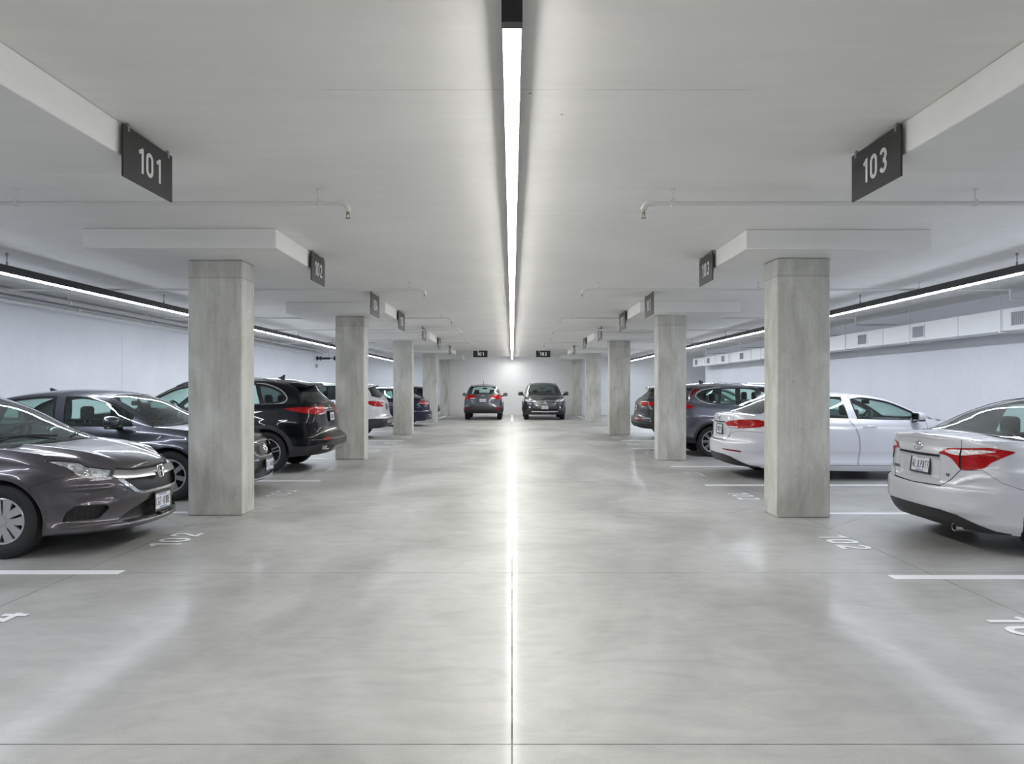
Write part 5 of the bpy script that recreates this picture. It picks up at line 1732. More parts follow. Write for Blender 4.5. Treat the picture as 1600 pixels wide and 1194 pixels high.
# ---- nearest left: warm grey sedan nosing out to the aisle
def car_warm_grey():
    L = 4.45
    S = sedan(P_HONDA, L=L, w=.875, R=.33, rim=.205, axf=1.0, axr=3.62, fd=.88, nf=2.5, arch_gap=.045, flare=.024, res=1.25,
        ztop=[(('f', 0), .738), (('f', .35), .742), (('f', .56), .768), (('f', .72), .815), (.45, .872), (.7, .915), (1.0, .955), (1.25, .975), (2.2, 1.0), (3.2, 1.03), (L - .5, 1.05), (('r', 0), 1.04)],
        zbot=[(('f', 0), .205), (.6, .205), (1.0, .2), (2.2, .18), (L - 1, .2), (('r', 0), .25)],
        dF=[(.18, .10), (.215, .0), (.235, -.012), (.26, .01), (.34, .03), (.42, .02), (.50, .0), (.55, .004), (.64, .025), (.70, .045), (.76, .085), (.85, .15)],
        dS=[(.15, .06), (.22, .015), (.26, .012), (.34, .02), (.52, .004), (.66, .0), (.74, .004), (.78, .016), (.92, .034), (1.05, .055)],
        zc=[(0, .738), (.06, .765), (.2, .825), (.45, .895), (.75, .95), (1.0, .985), (1.4, 1.02), (2.2, 1.03), (3.2, 1.06), (L - .4, 1.09), (L, 1.04)],
        aw=.93, awc=1.19, ab=L - .45, abc=L - .7,
        belt=[(.93, .985), (1.19, .975), (2.2, 1.0), (3.2, 1.035), (L - .45, 1.08)],
        rail=[(1.19, .975), (1.55, 1.205), (1.95, 1.375), (2.3, 1.435), (2.7, 1.435), (L - 1.3, 1.38), (L - 1, 1.26), (L - .7, 1.05)],
        top=[(.93, .987), (1.3, 1.19), (1.7, 1.375), (2.08, 1.475), (2.5, 1.50), (3.0, 1.475), (L - 1.0, 1.36), (L - .45, 1.082)],
        windows=[('side_window', (1.38, 1.38), (2.28, 2.32)), ('rear_side_window', (2.36, 2.40), (3.2, 3.12))],
        ws=dict(head=1.98, bow=.14), seats=[(2.3, 1.16), (3.15, 1.12)], steer=(1.70, .97), rmir=(1.88, 1.31), crown=2.6,
        topfields=[lambda a, y, r: .012 * gauss(y - (.36 + .16 * np.clip(a, 0, 1.1)), .05) * sstep(a, .12, .35),
                   lambda a, y, r: -.010 * gauss(y - (.50 + .16 * np.clip(a, 0, 1.1)), .06) * sstep(a, .12, .35)],
        dents=[],
        fields=[lambda a, y, z, wf, wr, ws: -.018 * gauss(z - .602, .018) * sstep(y, .55, .62) * (1 - sstep(a, .30, .55)),     # shelf under the lamp
                lambda a, y, z, wf, wr, ws: .020 * gauss(z - .52, .05) * sstep(y, .50, .60) * (1 - sstep(a, .25, .5)),
                lambda a, y, z, wf, wr, ws: -.014 * gauss(z - .275, .016) * (1 - sstep(a, .30, .6)),
                lambda a, y, z, wf, wr, ws: -.010 * gauss(z - .455, .015) * sstep(y, .52, .6) * (1 - sstep(a, .25, .45))])
    S['skirt'] = S['skirt'][:0] + [
        ('front_door', [(1.36, .27), (1.33, .6), (1.35, 1.2), (2.34, 1.2), (2.36, .7), (2.28, .27)], dict(gap=.005)),
        ('rear_door', [(2.29, .27), (2.37, .7), (2.35, 1.2), (3.24, 1.2), (3.2, .85), (3.1, .62), (3.06, .27)], dict(gap=.005)),
        ('front_bumper', [('f', 0, .1), (.75, .1), (.72, .64), (.62, .68), (.40, .735), ('f', .6, .66), ('f', .40, .53), ('f', 0, .50)], dict(gap=.004)),
        ('gap', [('f', 0, .745), ('f', .35, .75), ('f', .52, .765), ('f', .545, .745), ('f', .35, .72), ('f', 0, .714)]),
        ('chrome', [('f', 0, .66), ('f', .545, .685), ('f', .545, .655), ('f', .40, .527), ('f', .33, .508), ('f', 0, .505)]),
        ('grille', [('f', 0, .645), ('f', .43, .655), ('f', .495, .655), ('f', .375, .548), ('f', .32, .53), ('f', 0, .527)]),
        ('satin', [('f', 0, .712), ('f', .35, .716), ('f', .545, .742), ('f', .585, .695), ('f', .55, .672), ('f', .42, .657), ('f', 0, .645)]),
        ('headlight', [('f', .565, .752), ('f', .605, .690), ('f', .585, .668), ('f', .72, .668), (.27, .682), (.36, .715), (.46, .79), (.66, .862), (.50, .855), (.36, .832), ('f', .73, .795)], dict(round=.02, ring=.007, ringlab='lamp_rim')),
        ('drl', [('f', .60, .683), ('f', .585, .668), ('f', .72, .668), (.27, .682), (.36, .715), (.40, .745), (.33, .725), (.25, .698), ('f', .72, .684)]),
        ('fog_recess', [('f', .815, .318), ('f', .805, .40), ('f', .775, .455), ('f', .63, .445), ('f', .60, .415), ('f', .67, .325)], dict(round=.025)),
        ('black', [('f', 0, .492), ('f', .19, .492), ('f', .24, .43), ('f', 0, .43)]),
        ('intake', [('f', 0, .435), ('f', .24, .43), ('f', .38, .385), ('f', .545, .300), ('f', .48, .262), ('f', 0, .252)], dict(round=.02)),
        ('black', [('f', 0, .1), (.9, .1), (.8, .214), (.4, .214), ('f', .6, .212), ('f', 0, .212)]),
    ]
    S['topparts'] = [('hood', [(.004, 0), (.012, .30), (.05, .50), (.14, .655), (.30, .73), (.55, .775), (.90, .775), (1.06, .77), (.99, .5), (.88, 0)], dict(gap=.005))]
    c = Car(S, 'sedan', 'warm grey sedan nearest on the left, nosing toward the aisle beside the first column', (-3.46 - L / 2, 7.10, 0), 0, 'car', 'parked cars')
    c.lamp_bucket('headlight', .06, [(('f', .72), .725, .045), (('a', .30), .755, .05)])
    c.wheels(dict(n=5, w0=.045, w1=.085, split=1, g0=.004, g1=.012, d0=.66, d1=.74, mat=M['rim']))
    c.plate(('f', 0), .40, 'CGT-01BE', off=.03, lean=0)
    # badge: upright bars joined across, in a rounded frame
    r = .0075
    c.ring_badge(('f', 0), .668, [(round_poly([(-.058, .055), (.058, .055), (.046, -.055), (-.046, -.055)], .022), True)], r, M['chrome'], .026, lean=.15)
    c.ring_badge(('f', 0), .668, [([(-.034, .04), (-.024, -.04)], False), ([(.034, .04), (.024, -.04)], False), ([(-.028, .0), (.028, .0)], False)], .0085, M['chrome'], .028, lean=.15)
    P, N, T, U = c.pt(('f', 0), .668, 1, .018)
    N = Vector((1, 0, .15)).normalized(); T = Vector((0, 1, 0)); U = N.cross(T)
    bm = bmesh.new(); bm_prism(bm, [(-.05, .05), (.05, .05), (.04, -.05), (-.04, -.05)], lambda p: P + T * p[0] + U * p[1], lambda p: P + T * p[0] + U * p[1] + N * .004)
    obj_bm('badge_plate', bm, M['gloss_black'], c.root)
    c.mirror(1.66, 1.00, .955, P_HONDA, (.11, .22, .15), base=.80)
    c.wipers([((.985, 1.80, -1), (1.17, 1.20, -1)), ((.965, 1.80, 1), (1.10, 1.32, 1))])
    for sd in (1, -1):
        c.handle(('a', 2.15), .86, P_HONDA, sd)
    return c

# ---- second left: blue grey sedan behind the first column
def car_blue_grey():
    L = 4.62
    S = sedan(P_BLUEGREY, L=L, w=.90, R=.335, rim=.22, axf=1.0, axr=3.66, fd=.85, nf=2.6, res=1.1,
        ws=dict(head=1.96, bow=.14), seats=[(2.25, 1.14), (3.1, 1.12)], steer=(1.72, .97), rmir=(1.88, 1.28),
        ztop=[(('f', 0), .80), (('f', .45), .81), (('f', .7), .84), (.45, .885), (.8, .935), (1.25, .975), (2.2, .985), (3.2, 1.01), (L - .5, 1.03), (('r', 0), 1.03)],
        dF=[(.16, .10), (.22, .0), (.34, .02), (.44, .0), (.56, .03), (.66, .06), (.76, .085), (.85, .14)],
        zc=[(0, .80), (.1, .835), (.3, .885), (.6, .94), (1.0, .995), (1.4, 1.03), (2.2, 1.03), (L - 1.0, 1.06), (L - .42, 1.075), (L, 1.03)],
        aw=1.0, awc=1.26,
        belt=[(1.0, .995), (1.26, .98), (2.2, .985), (3.2, 1.01), (L - .62, 1.03), (L - .42, 1.065)],
        rail=[(1.26, .98), (1.6, 1.195), (1.95, 1.355), (2.3, 1.41), (2.75, 1.415), (L - 1.35, 1.36), (L - 1.0, 1.25), (L - .62, 1.03)],
        top=[(1.0, .997), (1.35, 1.19), (1.7, 1.36), (2.1, 1.455), (2.6, 1.48), (3.05, 1.455), (L - 1.0, 1.34), (L - .7, 1.20), (L - .42, 1.067)],
        windows=[('side_window', (1.55, 1.55), (2.42, 2.48)), ('rear_side_window', (2.58, 2.64), (3.3, 3.22))],
        dome_az=[('roof', [(1.30, .99), (1.50, .99), (1.50, 1.06), (1.42, 1.05)])])
    S['skirt'] = [
        ('front_door', [(1.42, .27), (1.40, .6), (1.42, 1.2), (2.53, 1.2), (2.54, .7), (2.44, .27)], dict(gap=.005)),
        ('rear_door', [(2.45, .27), (2.55, .7), (2.54, 1.2), (3.36, 1.2), (3.32, .85), (3.2, .62), (3.1, .27)], dict(gap=.005)),
        ('front_bumper', [('f', 0, .1), (.62, .1), (.60, .60), (.42, .70), ('f', .6, .66), ('f', 0, .50)], dict(gap=.004)),
        ('headlight', [('f', .50, .745), ('f', .56, .66), ('f', .74, .68), (.55, .80), (.38, .835), ('f', .7, .815), ('f', .54, .775)]),
        ('chrome', [('f', 0, .755), ('f', .40, .745), ('f', .45, .70), ('f', .34, .55), ('f', .24, .52), ('f', 0, .515)]),
        ('grille', [('f', 0, .735), ('f', .37, .725), ('f', .41, .695), ('f', .31, .57), ('f', .22, .54), ('f', 0, .535)]),
        ('black', [('f', 0, .51), ('f', .22, .51), ('f', .32, .46), ('f', .34, .34), ('f', 0, .34)]),
        ('intake', [('f', 0, .36), ('f', .5, .36), ('f', .6, .27), ('f', 0, .25)]),
        ('satin', [('f', 0, .235), ('f', .62, .24), ('f', .62, .222), ('f', 0, .216)]),
        ('fog_recess', [('f', .66, .34), ('f', .66, .44), ('f', .80, .44), ('f', .80, .34)]),
    ]
    S['topparts'] = [('hood', [(.006, 0), (.014, .30), (.07, .52), (.2, .66), (.4, .73), (.9, .79), (1.14, .785), (1.06, .5), (.94, 0)], dict(gap=.005))]
    c = Car(S, 'sedan', 'dark blue-grey sedan half hidden behind the first left column', (-3.52 - L / 2, 10.33, 0), 0, 'car', 'parked cars')
    c.lamp_bucket('headlight', .06, [(('f', .68), .745, .05)])
    c.wheels(dict(n=7, w0=.05, w1=.062, d0=.62, d1=.76))
    c.plate(('f', 0), .415, 'CGT-04EB', off=.035, lean=0)
    c.ring_badge(('f', 0), .625, [(circle(0, 0, .062, .062), True), ([(-.035, .045), (-.012, -.04), (0, -.01), (.012, -.04), (.035, .045)], False), ([(-.018, .05), (0, .005), (.018, .05)], False)], .007, M['chrome'], .02)
    c.mirror(1.70, 1.055, 1.02, P_BLUEGREY, (.13, .27, .17), base=.82)
    c.wipers([((1.08, 1.6, 1), (1.34, 1.2, 1)), ((1.04, 1.95, 1), (1.14, 1.35, 1))])
    for sd in (1, -1):
        c.handle(('a', 2.22), .86, P_BLUEGREY, sd); c.handle(('a', 3.1), .88, P_BLUEGREY, sd)
    c.fin(3.05, .045, M['gloss_black'])
    return c

# ---- third left: black SUV, tail to the aisle
def car_black_suv():
    L = 4.75
    S = suv(P_BLACK, L=L, w=.94, R=.365, rim=.255, axf=.95, axr=L - 1.10, res=1.15, arch_trim=.07,
        dR=[(.30, .16), (.40, .06), (.50, .0), (.58, .0), (.63, .05), (.70, .13), (.80, .17), (.95, .19), (1.08, .20), (1.22, .24)],
        belt=[(1.02, 1.105), (1.28, 1.095), (2.5, 1.15), (L - 1.0, 1.215), (L - .27, 1.235)], ab=L - .27, abc=L - .50,
        ztop=[(('f', 0), .95), (('f', .72), .98), (.45, 1.02), (.8, 1.05), (1.3, 1.085), (2.5, 1.14), (L - 1.0, 1.205), (L - .5, 1.22), (('r', .6), 1.225), (('r', 0), 1.225)],
        rail=[(1.28, 1.095), (1.65, 1.34), (2.05, 1.525), (2.5, 1.60), (3.3, 1.61), (L - .95, 1.575), (L - .72, 1.52), (L - .56, 1.36), (L - .50, 1.22)],
        top=[(1.02, 1.107), (1.45, 1.36), (1.9, 1.585), (2.4, 1.67), (3.1, 1.69), (L - .80, 1.645), (L - .62, 1.59), (L - .42, 1.39), (L - .27, 1.237)],
        zc=[(0, .95), (.15, 1.0), (.5, 1.06), (1.0, 1.11), (1.4, 1.12), (L - .5, 1.24), (L, 1.22)],
        bl=dict(head=L - .64, bow=-.03, m0=.10, m1=.13), q_glass=M['glass_dark'], rs_glass=M['glass'])
    S['windows'] = [('side_window', (1.44, 1.44), (2.46, 2.52)), ('rear_side_window', (2.53, 2.59), (L - 1.24, L - 1.36))]
    dlo_ring(S, 1.40, L - 1.0, L - 1.36, rear_mid=[(L - .90, 1.238), (L - .82, 1.262), (L - .785, 1.305), (L - .81, 1.36), (L - .90, 1.44), (L - 1.05, 1.51), (L - 1.22, 1.552)])
    S['dome_az'] = [('quarter_window', [(L - 1.17, 1.238)] + catmull([(L - 1.17, 1.238), (L - 1.0, 1.246), (L - .91, 1.258), (L - .845, 1.278), (L - .815, 1.31), (L - .84, 1.355), (L - .925, 1.425), (L - 1.07, 1.492), (L - 1.22, 1.53), (L - 1.28, 1.538)], False, 5)[1:])]
    S['skirt'] = [
        ('cladding', [('f', 0, .1), (1, .1), (2.2, .1), (L - 1, .1), ('r', 0, .1), ('r', 0, .595), ('r', .45, .59), ('r', .75, .52), (L - .35, .475), (L - .72, .47), (L - 1.0, .40), (2.2, .38), (1.0, .36), (.3, .42), ('f', 0, .42)]),
        ('front_door', [(1.36, .40), (1.34, .7), (1.36, 1.3), (2.53, 1.3), (2.54, .8), (2.48, .40)], dict(gap=.006)),
        ('rear_door', [(2.49, .40), (2.55, .8), (2.54, 1.3), (3.42, 1.3), (3.44, .95), (L - 1.50, .78), (L - 1.58, .40)], dict(gap=.006)),
        ('fuel_door', [(L - .93, 1.0), (L - .93, 1.14), (L - .76, 1.14), (L - .76, 1.0)], dict(gap=.005, round=.02)),
        ('tailgate', [('r', 0, .66), ('r', .52, .66), ('r', .60, .76), ('r', .66, 1.3), ('r', 0, 1.3)], dict(gap=.006)),
        ('gate_recess', [('r', 0, .88), ('r', .24, .88), ('r', .28, 1.06), ('r', 0, 1.06)], dict(round=.03)),
        ('chrome', [('r', 0, 1.10), ('r', .42, 1.10), ('r', .42, 1.082), ('r', 0, 1.082)]),
        ('tail_light', [('r', .34, 1.13), ('r', .40, 1.175), ('r', .74, 1.165), (L - .55, 1.155), (L - .80, 1.135), (L - .62, 1.09), (L - .40, 1.05), ('r', .72, 1.015), ('r', .44, 1.03), ('r', .36, 1.06)], dict(round=.02)),
        ('tail_clear', [('r', .36, 1.075), ('r', .42, 1.055), ('r', .72, 1.035), ('r', .72, 1.018), ('r', .44, 1.032), ('r', .36, 1.055)]),
        ('reflector', [('r', .52, .60), ('r', .60, .635), ('r', .74, .625), ('r', .78, .60), ('r', .74, .565), ('r', .58, .565)], dict(round=.02)),
        ('skid', [('r', 0, .46), ('r', .36, .46), ('r', .40, .36), ('r', 0, .36)]),
    ]
    c = Car(S, 'sport_utility_vehicle', 'black SUV third on the left, showing its red tail light to the aisle', (-3.20 - L / 2, 13.45, 0), PI, 'car', 'parked cars')
    c.wheels(dict(n=5, w0=.026, w1=.026, split=1, g0=.006, g1=.022, d0=.70, d1=.80, mat=M['rim']))
    c.plate(('r', 0), .97, '5KJB821', off=.02, lean=.1)
    c.ring_badge(('r', 0), 1.145, [(circle(0, 0, .065, .034), True), ([(-.03, -.015), (-.03, .015)], False), ([(.0, -.015), (.0, .015)], False)], .006, M['chrome'], .008)
    c.exhaust(.69, .445, L - .078, ln=.2, rect=True)
    spoiler(c, L - .70, .28, .035, .58, .06)
    c.fin(L - 1.12, .075, M['gloss_black'])
    roof_rails(c, 1.95, L - 1.0, M['satin'])
    c.mirror(1.62, 1.17, 1.03, P_BLACK, (.11, .24, .18), base=.86)
    for sd in (1, -1):
        c.handle(('a', 2.33), 1.0, P_BLACK, sd); c.handle(('a', 3.22), 1.03, M['chrome'], sd)
    P = None
    return c

# ---- fourth left: white SUV between the second and third columns
def car_white_suv():
    L = 4.65
    S = suv(P_WHITE, L=L, w=.92, R=.35, rim=.23, res=.8,
        belt=[(1.02, 1.105), (1.28, 1.095), (2.5, 1.12), (L - 1.0, 1.155), (L - .235, 1.20)])
    S['skirt'] = [('cladding', [('r', 0, .1), ('r', 0, .60), ('r', .5, .60), (L - .3, .60), (L - .62, .58), (L - .9, .40), (L - 1.05, .1)])] + S['skirt'] + [
        ('tailgate', [('r', 0, .66), ('r', .52, .66), ('r', .60, .76), ('r', .66, 1.3), ('r', 0, 1.3)], dict(gap=.008)),
        ('gate_recess', [('r', 0, .84), ('r', .24, .84), ('r', .28, 1.02), ('r', 0, 1.02)]),
        ('tail_light', [('r', .42, 1.06), ('r', .52, 1.10), ('r', .76, 1.11), (L - .50, 1.115), (L - .66, 1.10), (L - .50, 1.02), (L - .36, .955), ('r', .70, .935), ('r', .50, .96)], dict(round=.02)),
        ('tail_clear', [('r', .45, 1.02), ('r', .66, 1.04), ('r', .66, 1.01), ('r', .46, .99)]),
        ('skid', [('r', 0, .56), ('r', .5, .56), ('r', .5, .46), ('r', 0, .44)])]
    c = Car(S, 'sport_utility_vehicle', 'white SUV with dark lower cladding, parked beyond the second left column', (-3.66 - L / 2, 21.75, 0), PI, 'car', 'parked cars')
    c.wheels(dict(n=5, w0=.05, w1=.06))
    c.plate(('r', 0), .93, '6TRV402', off=.015, lean=.1)
    spoiler(c, L - .68, .24, .03, .56, .055)
    roof_rails(c, 1.95, L - .95, M['satin'])
    c.mirror(1.62, 1.17, 1.01, P_WHITE, (.11, .24, .17), base=.84)
    return c

# ---- navy sedan and the black car beyond it
def car_navy():
    L = 4.6
    S = sedan(P_NAVY, L=L, w=.90, R=.335, rim=.215, res=.8,
        dR=[(.18, .12), (.34, .03), (.48, 0), (.58, .012), (.62, .05), (.70, .06), (.84, .08), (.94, .15), (1.02, .25), (1.10, .36)])
    dz = .07
    for kk in ('belt', 'rail', 'top', 'zc'): S[kk] = [(a, z + dz * min(1, max(0, (a - .6) / .6))) for a, z in S[kk]]
    S['ztop'] = [(k_, z + dz * (1 if (k_[0] == 'r' if isinstance(k_, tuple) else k_ > 1) else .3)) for k_, z in S['ztop']]
    S['skirt'] = S['skirt'] + sedan_front_basic(L) + [
        ('trunk_lid', [('r', 0, .62), ('r', .45, .62), ('r', .58, .78), ('r', .62, 1.3), ('r', 0, 1.3)], dict(gap=.008)),
        ('tail_light', [('r', .36, .93), ('r', .5, 1.0), (L - .25, 1.0), (L - .42, .96), (L - .25, .88), ('r', .6, .83), ('r', .46, .87)]),
        ('tail_clear', [('r', .46, .93), ('r', .60, .95), ('r', .60, .91), ('r', .48, .90)]),
        ('chrome', [('r', 0, .90), ('r', .34, .91), ('r', .34, .89), ('r', 0, .88)]),
        ('valance', [('r', 0, .36), ('r', .6, .34), (L - .3, .26), (L - .3, .1), ('r', 0, .1)]),
        ('tail_clear', [('r', .30, .47), ('r', .50, .47), ('r', .5, .44), ('r', .3, .44)])]
    c = Car(S, 'sedan', 'navy blue sedan seen between the third and fourth left columns', (-3.20 - L / 2, 28.5, 0), PI, 'car', 'parked cars')
    c.wheels(dict(n=5, w0=.05, w1=.06)); c.plate(('r', 0), .78, '', off=.012, lean=.1)
    c.exhaust(.55, .27, L - .05); c.exhaust(-.55, .27, L - .05)
    return c
def car_black_far():
    L = 4.5
    S = suv(P_BLACK, L=L, w=.90, R=.34, rim=.22, res=.7)
    for kk in ('belt', 'rail', 'top', 'zc'): S[kk] = [(a, z - .10 * min(1, max(0, (a - .3)))) for a, z in S[kk]]
    S['ztop'] = [(k_, z - .08) for k_, z in S['ztop']]
    S['skirt'] = S['skirt'] + [('tail_light', [('r', .42, .95), ('r', .76, .98), (L - .55, 1.0), (L - .4, .9), ('r', .5, .88)])]
    c = Car(S, 'hatchback', 'black hatchback mostly hidden behind the fourth left column', (-3.42 - L / 2, 34.0, 0), PI, 'car', 'parked cars')
    c.wheels(dict(n=5, w0=.05, w1=.06)); c.plate(('r', 0), .80, '', off=.012, lean=.1)
    spoiler(c, L - .68, .22, .02, .54, .06)
    return c

# ---- nearest right: silver sedan, tail to the aisle
def car_silver():
    L = 4.55
    S = sedan(P_SILVER, L=L, w=.885, R=.33, rim=.205, axf=.95, axr=L - .86, rd=.85, nr=3.5, res=1.25, arch_gap=.04,
        dR=[(.18, .14), (.26, .07), (.34, .03), (.375, .005), (.44, .0), (.52, .002), (.575, .012), (.60, .045), (.64, .062), (.72, .066), (.84, .062), (.885, .058), (.95, .075), (1.0, .068), (1.03, .045), (1.05, .05)],
        ztop=[(('f', 0), .74), (('f', .45), .765), (('f', .7), .815), (.45, .87), (.8, .92), (1.25, .965), (2.2, .985), (3.2, 1.01), (L - .6, 1.025), (L - .2, 1.025), (('r', .6), 1.025), (('r', 0), 1.04)],
        zbot=[(('f', 0), .20), (1.0, .19), (2.2, .17), (L - 1.0, .19), (L - .3, .205), (('r', .4), .215), (('r', 0), .22)],
        zc=[(0, .74), (.1, .785), (.3, .85), (.6, .92), (1.0, .985), (1.4, 1.03), (2.2, 1.03), (L - 1.0, 1.06), (L - .42, 1.075), (L - .15, 1.062), (L, 1.038)],
        ab=L - .42, abc=L - .60, nb=3.0, shoulder=.030, shr=.05,
        belt=[(1.05, .99), (1.32, .975), (2.2, .985), (3.2, 1.01), (L - .60, 1.035), (L - .42, 1.068)],
        rail=[(1.32, .975), (1.7, 1.20), (2.05, 1.34), (2.4, 1.39), (2.8, 1.395), (L - 1.35, 1.36), (L - 1.0, 1.245), (L - .60, 1.035)],
        top=[(1.05, .992), (1.4, 1.17), (1.8, 1.345), (2.15, 1.43), (2.6, 1.452), (3.0, 1.435), (L - 1.0, 1.335), (L - .7, 1.205), (L - .42, 1.07)],
        bl=dict(head=L - 1.30, bow=-.05, m0=.05, m1=.07, frit=.035),
        dents=[('r', (0, .735), (.34, .105), .028, .032)],
        fields=[lambda a, y, z, wf, wr, ws: -.016 * gauss(z - (.60 + .10 * sstep(y, .45, .8)), .022) * sstep(y, .46, .62) * (1 - sstep(L - a, .10, .35)) * (a > L / 2),
                lambda a, y, z, wf, wr, ws: .016 * gauss(z - .50, .07) * sstep(y, .55, .72) * (1 - sstep(L - a, .14, .3)) * (a > L / 2)])
    S['skirt'] = S['skirt'] + sedan_front_basic(L) + [
        ('rear_bumper', [('r', 0, .1), (L - .60, .1), (L - .62, .60), (L - .48, .615), (L - .34, .665), ('r', .76, .768), ('r', .60, .752), ('r', .50, .655), ('r', .40, .588), ('r', 0, .575)], dict(gap=.004)),
        ('trunk_lid', [('r', 0, .575), ('r', .40, .588), ('r', .50, .655), ('r', .60, .752), ('r', .60, 1.3), ('r', 0, 1.3)], dict(gap=.005)),
        ('gap', [('r', 0, .868), ('r', .36, .872), ('r', .35, .848), ('r', 0, .84)]),
        ('tail_light', [('r', .335, .880), ('r', .43, .938), ('r', .58, .950), (L - .26, .968), (L - .46, .935), (L - .36, .890), (L - .26, .835), ('r', .77, .785), ('r', .70, .760), ('r', .60, .755), ('r', .56, .80), ('r', .50, .855), ('r', .43, .878)], dict(round=.03)),
        ('tail_clear', [('r', .42, .905), ('r', .48, .928), ('r', .58, .933), (L - .20, .945), (L - .31, .932), (L - .20, .912), ('r', .62, .885), ('r', .54, .885)], dict(round=.03)),
        ('gap', [('r', .606, .758), ('r', .590, .758), ('r', .590, .948), ('r', .606, .948)]),
        ('valance', [('r', 0, .372), ('r', .42, .372), ('r', .58, .345), ('r', .72, .285), (L - .30, .230), (L - .42, .214), (L - .42, .1), ('r', 0, .1)]),
    ]
    S['topparts'] = [('trunk_lid', [(L - .006, 0), (L - .012, .35), (L - .05, .60), (L - .28, .60), (L - .42, .585), (L - .36, .3), (L - .34, 0)], dict(gap=.006))]
    c = Car(S, 'sedan', 'silver sedan nearest on the right, its red tail lights toward the aisle', (3.95 + L / 2, 7.10, 0), 0, 'car', 'parked cars')
    c.wheels(dict(n=5, w0=.05, w1=.07))
    c.plate(('r', 0), .752, '4LJLP877', off=.006, lean=.12)
    # three interlocked ovals
    c.ring_badge(('r', 0), .935, [(circle(0, 0, .068, .046), True), (circle(0, 0, .022, .045), True), (circle(0, .020, .048, .018), True)], .0055, M['chrome'], .006)
    for k_, tx, sd in ((.43, 'COROLLA', 1), (.46, 'S2', -1)):
        c.letters(('r', k_), .695, tx, .028, M['gloss_black'], sd, 'lettering', .6, .2, .16)
    c.exhaust(-.52, .225, L - .10, .036, .30)
    c.mirror(1.55, 1.05, .98, P_SILVER, (.10, .22, .15), base=.80)
    for sd in (1, -1):
        c.handle(('a', 2.25), .86, P_SILVER, sd); c.handle(('a', 3.12), .88, P_SILVER, sd)
    return c

